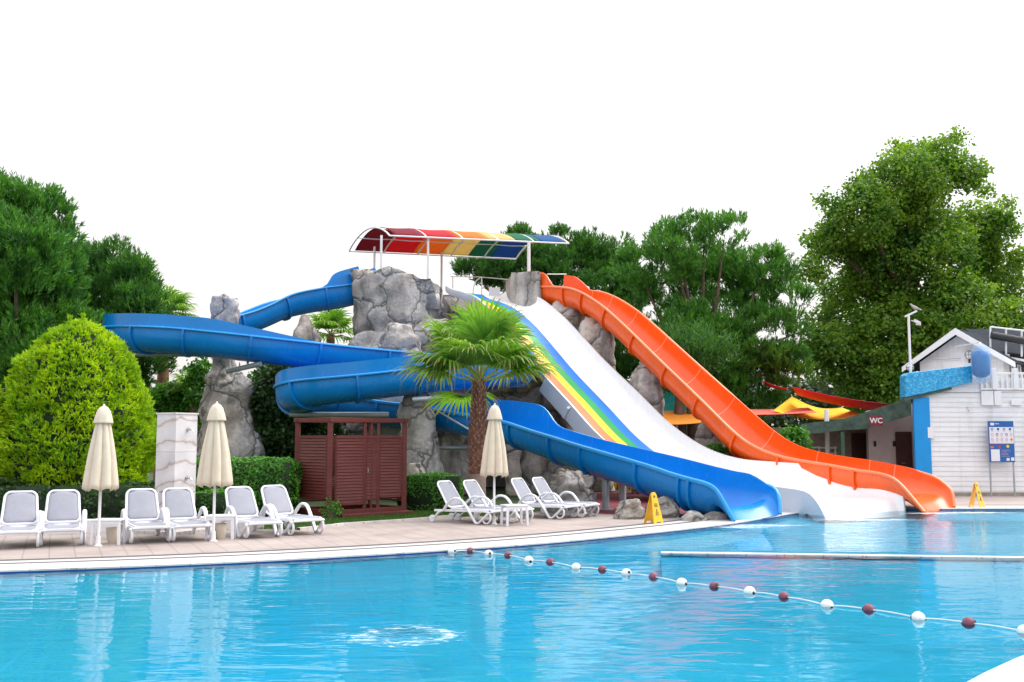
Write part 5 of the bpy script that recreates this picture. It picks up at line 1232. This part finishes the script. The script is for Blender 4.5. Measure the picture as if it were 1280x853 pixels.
for a, b in ((1247, 1253), (1254.5, 1260), (1261, 1266), (1268, 1274), (1276, 1284)):
    mb = MB(); p, q = at(a, 451, 36.84), at(b, 486, 36.84); mb.box(((p.x+q.x)/2, 36.93, (p.z+q.z)/2), (q.x-p.x, .04, p.z-q.z)); w_ = mb.build('window', 'window_glass', bl)
    mb = MB(); mb.box(((p.x+q.x)/2, 36.905, (p.z+q.z)/2-.12), ((q.x-p.x)*.5, .012, (p.z-q.z)*.7)); mb.build('curtain', 'curtain', w_)
    mb = MB()
    for xx in (p.x, q.x): mb.box((xx, 36.90, (p.z+q.z)/2), (.035, .05, p.z-q.z))
    mb.build('frame', 'white_paint', w_)
mb = MB(); p, q = at(1237, 468, 36.8), at(1242, 486, 36.8); mb.box(((p.x+q.x)/2, 36.9, (p.z+q.z)/2), (q.x-p.x, .05, p.z-q.z)); mb.build('red_panel', 'maroon', bl)
# balcony balustrade
yb = DB-.06
for z_ in (zb(467), zb(486.5)):
    mb = MB(); mb.box((bx(1285), yb, z_), (bx(1345)-bx(1224), .07, .07)); mb.build('balcony_rail', 'white_paint', bl, bevel=.008)
for px in [1226+6.4*k for k in range(10)] : mb = MB(); mb.box((bx(px), yb, zb(477)), (.055, .05, zb(468)-zb(487))); mb.build('baluster', 'white_paint', bl)
for px in (1241, 1268): mb = MB(); mb.box((bx(px), yb-.02, zb(474)), (.14, .13, zb(461)-zb(487.5))); mb.build('balcony_post', 'white_paint', bl, bevel=.012)
# boxed white gratings fixed to the wall below the balcony
for px0, px1, py0, py1 in ((1225, 1240, 489, 507), (1241, 1250, 489, 507), (1262, 1275, 500, 507)):
    mb = MB(); p, q = bx(px0), bx(px1); mb.box(((p+q)/2, DB-.06, (zb(py0)+zb(py1))/2), (q-p, .07, zb(py0)-zb(py1))); mb.build('wall_box', 'white_paint', bl, bevel=.012)
mb = MB(); mb.box((bx(1160), DB-.05, zb(541)), (.26, .06, .43)); cb = mb.build('switch_box', 'white_plastic', bl, bevel=.012)
mb = MB(); mb.box((bx(1160), DB-.085, zb(541)), (.19, .012, .35)); mb.build('switch_lid', 'white_paint', cb, bevel=.004)
hk = [V((bx(1208), DB-.02, zb(510))), V((bx(1208), DB-.12, zb(510))), V((bx(1207), DB-.14, zb(512.5))), V((bx(1208), DB-.12, zb(515)))]
mb = MB(); mb.tube(hk, .016, 8); mb.build('wall_hook', 'steel', bl, smooth=True)
# ---- information board on two legs in front of the wall
YB = DB-.35
def ib(px, py, dy=0.0): return at(px, py, YB-dy)
P00, P11 = ib(1235, 526.5), ib(1268.5, 578); wB, hB = P11.x-P00.x, P00.z-P11.z
t = thing('information_board', 'blue and white information board on two thin legs against the white wall', 'sign', (P00.x+wB/2, YB, 0))
mb = MB(); mb.box((P00.x+wB/2, YB, (P00.z+P11.z)/2), (wB, .05, hB)); bd = mb.build('panel', 'board_blue', t, bevel=.004)
for s in (.03, .97):
    mb = MB(); mb.tube([(P00.x+wB*s, YB+.05, 0), (P00.x+wB*s, YB+.05, P00.z)], .03, 10); mb.build('leg', 'galv', t, smooth=True)
lay = [0]
def pl(u0, v0, u1, v1, mat, name='printed_field'):
    lay[0] += 1; y = YB-.0285-.0012*(1 if name == 'printed_field' else 2)
    m = MB(); m.add([(P00.x+wB*a, y, P00.z-hB*b) for a, b in ((u0, v0), (u1, v0), (u1, v1), (u0, v1))], [(0, 1, 2, 3)]); return m.build(name, mat, bd, fix=False)
def dot(u, v, r, mat, inner=None):
    m = MB(); n = 14
    for rr, dy, mi in ((r, .0042, 0),)+(((r*.5, .0054, 1),) if inner else ()):
        m.add([(P00.x+wB*u+rr*math.cos(2*math.pi*k/n)*wB, YB-.0285-dy, P00.z-hB*v+rr*math.sin(2*math.pi*k/n)*wB) for k in range(n)], [tuple(range(n))], mi)
    m.build('pictogram', [mat]+([inner] if inner else []), bd, fix=False)
pl(.02, .15, .98, .545, 'board_white'); pl(.07, .045, .22, .105, 'board_white'); pl(.25, .06, .42, .075, 'board_white'); pl(.03, .545, .98, .558, 'red_dot')
for j, v in enumerate((.20, .325, .45)):
    for i in range(5 if j else 4):
        u = .13+(.19 if j else .24)*i
        k = (j*5+i) % 5
        c = {0: ('board_blue', 'board_white'), 1: ('board_blue', None), 2: ('board_blue', 'board_white'), 3: ('board_blue', None), 4: ('pink_dot', 'board_white')}[k] if j == 0 else (('board_blue', 'board_white') if (j == 1 and i in (1, 3)) else (('orange_dot', None) if (j == 2 and i == 4) else ('pink_dot', 'board_white')))
        dot(u, v, .052, c[0], c[1]); pl(u-.05, v+.055, u+.05, v+.066, 'pink_dot', 'caption_line')
pl(.04, .615, .17, .66, 'orange_dot', 'red_tab'); dot(.40, .635, .055, 'red_dot'); dot(.73, .615, .06, 'yellow_dot')
pl(.05, .69, .40, .975, 'board_white'); pl(.66, .90, .78, .965, 'board_white', 'white_tab'); pl(.84, .885, .97, .965, 'board_white', 'white_tab')
for v in (.70, .725, .75, .79, .815, .85): pl(.46, v, .46+random.uniform(.22, .42), v+.007, 'pink_dot', 'caption_line')
# ---- wrapped blue bundle hanging at the corner of the balcony
c = at(1226, 455, DB-.5); t = thing('wrapped_bundle', 'blue bundle wrapped in clear plastic hung at the balcony corner', 'bundle', (c.x, c.y, c.z-.7))
def bun(k, l, w0, name, mat, tp):
    mb = MB(); mb.lathe((c.x, c.y, c.z), [(.05*w0, l), (.24*w0, l*.86), (.31*w0, l*.5), (.31*w0, -l*.4), (.29*w0, -l*.75), (.16*w0, -l*.95), (.03, -l)], 20, wob=lambda a, q: 1+.05*math.sin(3*a+q*5)+.03*math.sin(7*a-q*9)); return mb.build(name, mat, t, smooth='all')
bun(0, .66, 1.0, 'plastic_wrap', 'plastic_wrap', 0); bun(0, .47, .9, 'roll', 'wrap_core', 0)
mb = MB(); mb.tube([(c.x, c.y, c.z+.6), (c.x+.15, c.y+.3, c.z+.75), (c.x+.3, DL-.5, c.z+.8)], .02, 6); mb.build('strap', 'rope', t)
# ---- white tube frame with rolled black awning
t = thing('awning_frame', 'white tube frame carrying a rolled black awning above the balcony', 'awning', tuple(at(1250, 442, 36.4)))
f0, f1 = at(1238, 409, 36.4), at(1300, 416, 36.4)
for a, b in ((f0, f1), (f0, at(1238, 441, 36.4)), (at(1257.5, 411.2, 36.4), at(1257.5, 443, 36.4)), (at(1277, 413.5, 36.4), at(1277, 446, 36.4))):
    mb = MB(); mb.tube([a, b], .035, 8); mb.build('tube', 'white_metal', t, smooth=True)
rl = [at(1239+4.2*k, 419.0+.75*k, 36.3) for k in range(14)]
mb = MB(); mb.tube(rl, [.12+.02*abs(math.sin(k*1.3)) for k in range(14)], 10); mb.build('rolled_cloth', 'dark', t, smooth=True)
# ---- lamp mast with a bird on it, globe lamps
DM = 35.05; mp = at(1138.5, 474, DM); t = thing('lamp_mast', 'thin white mast with a camera and crossarm at the corner of the building', 'mast', tuple(mp))
zt = at(1138.5, 393, DM).z
mb = MB(); mb.tube([(mp.x, DM, mp.z-.45), (mp.x, DM, zt)], .042, 10); mb.build('pole', 'white_metal', t, smooth=True)
mb = MB(); mb.bar(at(1131, 396, DM), at(1146, 389, DM), .06, .06); mb.build('crossarm', 'white_metal', t)
mb = MB(); q = at(1145, 402.5, DM-.1); mb.bar(at(1139, 401, DM), q, .03, .03); mb.bar(q+V((-.07, 0, .05)), q+V((.10, -.1, -.06)), .09, .1); mb.bar(q+V((.0, 0, -.08)), q+V((.12, -.1, -.1)), .07, .07); mb.build('security_camera', 'white_plastic', t, bevel=.01)
# bird: skinned body
def bird():
    b = at(1144, 389.2, DM)+V((0, 0, .06))
    me = bpy.data.meshes.new('bird'); pts = [((.24, 0, -.03), .012), ((.10, 0, .03), .035), ((0, 0, .075), .062), ((-.07, 0, .10), .055), ((-.12, 0, .15), .034), ((-.15, 0, .185), .036), ((-.19, 0, .18), .010), ((0, .03, .0), .010), ((0, .03, -.06), .008), ((0, -.03, .0), .010), ((0, -.03, -.06), .008)]
    me.from_pydata([p for p, _ in pts], [(0, 1), (1, 2), (2, 3), (3, 4), (4, 5), (5, 6), (2, 7), (7, 8), (2, 9), (9, 10)], [])
    o = bpy.data.objects.new('bird', me); C.objects.link(o); o.location = b; o.modifiers.new('skin', 'SKIN')
    for i, (_, r_) in enumerate(pts): me.skin_vertices[0].data[i].radius = (r_, r_)
    me.skin_vertices[0].data[2].use_root = True
    s = o.modifiers.new('sub', 'SUBSURF'); s.levels = s.render_levels = 2; me.materials.append(M['bird']); o.modifiers['skin'].use_smooth_shade = True
    tag(o, 'small grey bird perched on top of the white mast', 'bird')
bird()
def globe(px, py, r, d, lab):
    p = at(px, py, d); t = thing('globe_lamp', lab, 'lamp', p-V((0, 0, r+.08)), 'round glass lamps on the building'); mb = MB(); mb.ball(p, r, 20, 12); mb.build('glass_globe', 'globe_glass', t, smooth=True)
    mb = MB()
    for k in range(3): mb.tube([p+V((math.cos(R(60*k))*math.sin(a)*r*1.02, math.sin(R(60*k))*math.sin(a)*r*1.02, math.cos(a)*r*1.02)) for a in np.linspace(0, 2*math.pi, 25)], .008, 5)
    mb.tube([p+V((math.cos(a)*r*1.02, math.sin(a)*r*1.02, 0)) for a in np.linspace(0, 2*math.pi, 25)], .008, 5)
    mb.build('cage', 'dark', t); mb = MB(); mb.tube([p-V((0, 0, r+.14)), p-V((0, 0, r-.03))], .04, 8); mb.build('holder', 'dark', t)
globe(1137.5, 459.5, .13, 35.3, 'round globe lamp behind the foot of the white mast'); globe(1147, 469, .13, 34.75, 'round globe lamp on the blue mosaic parapet right of the mast'); globe(1211.5, 444, .15, 36.9, 'round caged globe lamp on the gable wall beside the blue bundle')
# ------------------------------------------------------------------ toilet block with green lean-to roof
DW = 38.2
tb = thing('toilet_block', 'pale toilet block with brown doors under a mossy green lean-to roof', 'building', (at(1100, 560, DW).x, 38, 0))
wx0, wx1 = at(1040, 560, DW).x, at(1144, 560, DW).x
mb = MB(); zt = at(1100, 514, DW).z; mb.prism([V((at(1086, 560, DW).x, DW, -.02)), V((wx1, DW, -.02)), V((wx1, DW, zt+.25)), V((at(1086, 560, DW).x, DW, zt))], (0, .25, 0)); mb.build('wall', 'plaster_pink', tb)
mb = MB(); mb.prism([V((wx0-.3, DW+1.6, -.02)), V((wx1, DW+1.6, -.02)), V((wx1, DW+1.6, zt-.25)), V((wx0-.3, DW+1.6, zt-.45))], (0, .25, 0)); mb.build('wall', 'grey_wood', tb)
mb = MB(); mb.prism([V((wx1, DW, -.02)), V((wx1, DW+1.85, -.02)), V((wx1, DW+1.85, zt+.3)), V((wx1, DW, zt+.3))], (.15, 0, 0)); mb.build('wall', 'plaster_pink', tb)
def door(pxa, pxb, pyt, d):
    a, b = at(pxa, pyt, d), at(pxb, pyt, d); mb = MB(); mb.box(((a.x+b.x)/2, d-.03, a.z/2), (b.x-a.x, .06, a.z)); dr = mb.build('door', 'brown_door', tb, bevel=.006)
    mb = MB(); w = .06
    for xx in (a.x-w/2-.003, b.x+w/2+.003): mb.box((xx, d-.035, a.z/2), (w, .09, a.z))
    mb.box(((a.x+b.x)/2, d-.035, a.z+w/2+.003), (b.x-a.x+2*w, .09, w)); mb.build('frame', 'brown_door', dr)
    mb = MB(); mb.tube([(a.x+.1, d-.06, 1.0), (a.x+.1, d-.12, 1.0), (a.x+.22, d-.12, 1.0)], .015, 8); mb.build('handle', 'steel', dr)
door(1121, 1136.5, 542, DW-.001); door(1066, 1090, 544, DW+1.599)
for px in (1093.5, 1117.5): mb = MB(); p = at(px, 555, DW); mb.box((p.x, DW-.02, p.z), (.09, .035, .2)); mb.build('door_plate', 'dark', tb)
# roof: sagging eave board and mossy sheet
ev = [(1002, 531, 37.2), (1030, 528, 37.1), (1052, 525, 36.9), (1080, 517, 36.6), (1110, 507, 36.2), (1139, 497, 35.9)]
fa = [at(a, b, d) for a, b, d in ev]; fb = [at(a, b+(13 if i < 3 else 15+i*1.5), d) for i, (a, b, d) in enumerate(ev)]
mb = MB(); bk_ = [V((p.x+1.2, p.y+3.6, p.z+.10)) for p in fa]
mb.strip(fa, bk_); mb.strip([p-V((0, 0, .07)) for p in fa], [p-V((0, 0, .07)) for p in bk_], flip=True); rf = mb.build('roof', 'green_roof', tb, fix=False)
mb = MB(); mb.strip(fb, [p+V((0, 0, .02)) for p in fa]); mb.strip([p+V((0, .06, 0)) for p in fb], [p+V((0, .06, .02)) for p in fa], flip=True); mb.strip(fb, [p+V((0, .06, 0)) for p in fb]); mb.build('eave_board', 'green_roof', rf, fix=False)
for px, d, mat, w in ((1053, 36.95, 'green_paint', .13),):
    p = at(px, 540, d); mb = MB(); mb.box((p.x, d+.05, p.z/2), (w, w, p.z)); mb.build('post', mat, tb)
# WC sign
P0, P1 = at(1086.5, 520, 36.3), at(1103.5, 532.5, 36.3)
t = thing('wc_sign', 'small maroon WC sign on the green eave', 'sign', (P0.x, 36.3, P1.z))
mb = MB(); mb.box(((P0.x+P1.x)/2, 36.3, (P0.z+P1.z)/2), (P1.x-P0.x, .04, P0.z-P1.z)); plq = mb.build('plaque', 'maroon', t, bevel=.004)
cu = bpy.data.curves.new('lettering', 'FONT'); cu.body = 'WC'; cu.size = .26; cu.align_x = 'CENTER'; cu.align_y = 'CENTER'; cu.extrude = .004; cu.offset = .006
to = bpy.data.objects.new('lettering', cu); C.objects.link(to); bpy.context.view_layer.update()
me = bpy.data.meshes.new_from_object(to.evaluated_get(bpy.context.evaluated_depsgraph_get())); bpy.data.objects.remove(to)
lo = bpy.data.objects.new('lettering', me); C.objects.link(lo); me.materials.clear(); me.materials.append(M['white_paint'])
lo.parent = plq; lo.location = (P0.x+(P1.x-P0.x)/2-t.location.x, -.026, (P0.z+P1.z)/2-t.location.z); lo.rotation_euler = (math.pi/2, 0, 0)
# ------------------------------------------------------------------ sails, orange canopy and the play corner beyond
def sail(name, label, cat, pts, mat, sag=.25, ribs=(0, 1, 2, 3)):
    A_, B_, C_, D_ = [at(*p) for p in pts]; mb = MB(); n = 12; g_ = []
    for i in range(n+1):
        s = i/n; row = []
        for j in range(n+1):
            q = j/n; p = A_.lerp(B_, s).lerp(D_.lerp(C_, s), q); p.z -= sag*math.sin(math.pi*s)*.6*math.sin(math.pi*(.15+.7*q)); row.append(p)
        g_.append(row)
    for i in range(n): mb.strip(g_[i], g_[i+1])
    t = thing(name, label, cat, tuple(A_.lerp(C_, .5)))
    o = mb.build('cloth', mat, t, smooth='all', fix=False); o.modifiers.new('thick', 'SOLIDIFY').thickness = .015
    for k, p in enumerate((A_, B_, C_, D_)):
        m = MB(); m.tube([p, p+V((0, 0, .02)), p.lerp((A_+C_)/2, -.06)+V((0, 0, .06))], .015, 6); m.build('guy_line', 'rope', t)
    return t
sail('shade_sail', 'red triangular shade sail stretched beside the big tree', 'shade sail', [(990, 484, 41), (1114, 506, 39.5), (1098, 514, 42), (996, 494, 43)], 'sail_red', .3)
sail('shade_sail', 'far red shade sail half hidden by the orange slide', 'shade sail', [(955, 477, 43), (984, 486, 42.5), (984, 488, 45), (955, 481, 45)], 'sail_red', .15)
sail('shade_sail', 'yellow shade sail sagging in front of the big tree', 'shade sail', [(966, 514, 40.5), (1080, 520, 40), (1052, 510, 44), (990, 496, 44)], 'sail_yellow', .85)
sail('shade_sail', 'salmon pink awning under the yellow sail', 'shade sail', [(920, 519, 39.5), (1021, 516, 39.5), (1010, 510, 43), (930, 512, 43)], 'sail_pink', .1)
def post(px, py0, d, w, mat, lab, name='post', cat='post'):
    p = at(px, py0, d); mb = MB(); mb.lathe((p.x, d, 0), [(w*1.6, 0), (w*1.6, .04), (w, .05), (w, p.z-.06), (w*.85, p.z)], 12); o = mb.build(name, mat, smooth=True); return tag(o, lab, cat)
post(1033, 512, 39, .09, 'white_metal', 'stout white post carrying the yellow sail beside the toilet block'); post(842, 540, 39.5, .05, 'white_metal', 'thin white post under the orange cloth roof'); post(846, 528, 40.5, .05, 'white_metal', 'second thin white post behind the orange cloth roof', )
sail('cloth_roof', 'orange cloth roof seen between the rock pillars under the orange slide', 'awning', [(824, 531, 40), (884, 528, 40), (884, 512, 43), (828, 514, 43)], 'cloth_orange', .15)
sail('cloth_roof', 'teal cloth hanging above the orange cloth roof', 'awning', [(826, 516, 44), (858, 518, 44), (862, 488, 45), (826, 490, 45)], 'cloth_teal', .1)
for px, w, lab in ((851, .24, 'slender pine trunk under the orange slide between two rock pillars'), (868, .30, 'thicker pine trunk right of the white post under the orange slide')):
    b = at(px, 560, 42.5); t = thing('pine_tree', lab, 'pine tree', (b.x, 42.5, -.03), 'pine trunks in the play corner'); mb = MB(); mb.tube([(b.x, 42.5, -.03), (b.x+.06, 42.5, 1.5), (b.x-.05, 42.5, 3), (b.x+.1, 42.5, 5)], [w*1.1, w, w*.9, w*.7], 10); mb.build('trunk', 'bark', t, smooth=True)
    c, d = in_lobes([(np.array([b.x+.2, 42.5, 5.6]), np.array([1.5, 1.3, .9])), (np.array([b.x-.6, 42.7, 4.3]), np.array([.8, .8, .5]))], 60); cc = np.repeat(c, 60, 0)+rng.normal(size=(3600, 3))*.2
    a, f = blades(cc, unit(rng.normal(size=cc.shape)*.5+np.array([0, 0, .7])), .35, .04); arr_mesh('crown', a, f, 'pine', t)
# dark back wall of the bar behind the trunks and a railing
mb = MB(); a, b = at(800, 560, 47), at(1060, 560, 47); mb.box(((a.x+b.x)/2, 47, 1.2), (b.x-a.x, .3, 2.4)); o = mb.build('bar_wall', 'grey_wood'); tag(o, 'grey timber wall of the bar in the shade beyond the slides', 'wall')
t = thing('white_railing', 'white slanted railing in the shade beside the toilet block', 'railing', tuple(at(1010, 580, 39.6)))
for a, b in (((1006, 560), (1046, 560)), ((1006, 572), (1046, 566))): mb = MB(); mb.tube([at(*a, 39.6), at(*b, 39.6)], .035, 8); mb.build('rail', 'white_metal', t)
for px in (1008, 1024, 1044): p = at(px, 558, 39.6); mb = MB(); mb.tube([(p.x, 39.6, 0), (p.x, 39.6, p.z)], .035, 8); mb.build('upright', 'white_metal', t)
mb = MB(); p = at(1018, 555, 40.4); mb.ball((p.x, 40.4, .9), .55, 14, 9, 0, (1, .8, 1.5)); o = mb.build('red_cover', 'sail_red', smooth=True); tag(o, 'red cloth-covered object in the shade behind the white railing', 'cover')
# little yellow play fence far under the blue slide
t = thing('play_fence', 'yellow and green toy fence far under the blue slide', 'fence', tuple(gr(775, 606)))
for k in range(6): p = at(764+5*k, 600, 38.5); mb = MB(); mb.box((p.x, 38.5, .32), (.09, .04, .64)); mb.build('picket', 'yellow_plastic' if k % 2 else 'cloth_orange', t)
mb = MB(); a, b = at(762, 600, 38.55), at(792, 600, 38.55); mb.box(((a.x+b.x)/2, 38.55, .12), (b.x-a.x, .05, .24)); mb.build('rail', 'cloth_teal', t)
# ------------------------------------------------------------------ daylight: bright hazy sky, weak low sun from behind the slides
AZ, EL = R(68), R(52)                      # azimuth clockwise from straight ahead, elevation
s = V((math.sin(AZ)*math.cos(EL), math.cos(AZ)*math.cos(EL), math.sin(EL)))
ld = bpy.data.lights.new('sun', 'SUN'); lo_ = bpy.data.objects.new('sun', ld); C.objects.link(lo_)
ld.energy = .9; ld.angle = R(35); ld.color = (1.0, .93, .82); lo_.rotation_euler = (-s).to_track_quat('-Z', 'Y').to_euler()
wd = bpy.data.worlds.new('World'); S.world = wd; wd.use_nodes = True; nt = wd.node_tree; bg = nt.nodes['Background']
sk = nt.nodes.new('ShaderNodeTexSky'); sk.sky_type = 'NISHITA'; sk.sun_disc = False; sk.sun_elevation = EL; sk.sun_rotation = AZ; sk.dust_density = 4.0; sk.air_density = 1.0; sk.ozone_density = 1.0
hs = nt.nodes.new('ShaderNodeHueSaturation'); hs.inputs['Saturation'].default_value = .22; lk(nt, sk.outputs[0], hs.inputs['Color'])
mx_ = nt.nodes.new('ShaderNodeMixRGB'); mx_.inputs[0].default_value = .45; lk(nt, hs.outputs[0], mx_.inputs[1]); mx_.inputs[2].default_value = (11, 11.1, 11.5, 1)
tc = nt.nodes.new('ShaderNodeTexCoord'); sz = nt.nodes.new('ShaderNodeSeparateXYZ'); lk(nt, tc.outputs['Generated'], sz.inputs[0])
grad = ramp(nt, sz.outputs[2], [(0.0, (.53, .495, .465)), (.16, (.56, .54, .515)), (.36, (.62, .615, .61)), (.62, (1.0, 1.0, 1.02)), (1.0, (1, 1, 1.03))])
cl = tex_noise(nt, tc.outputs['Generated'], 2.5, 5, .55); cl2 = ramp(nt, cl, [(.3, (.97, .97, .98)), (.7, (1.03, 1.03, 1.02))])
lk(nt, mul(nt, mul(nt, mx_.outputs[0], grad), cl2), bg.inputs['Color']); bg.inputs['Strength'].default_value = .15
vs_ = S.view_settings; vs_.view_transform = 'Standard'; vs_.look = 'None'; vs_.gamma = 1; vs_.use_curve_mapping = False; vs_.exposure = .97
S.cycles.max_bounces = 8; S.cycles.transparent_max_bounces = 8; S.cycles.caustics_reflective = False; S.cycles.caustics_refractive = False; S.cycles.sample_clamp_indirect = 6
S.cycles.use_denoising = True
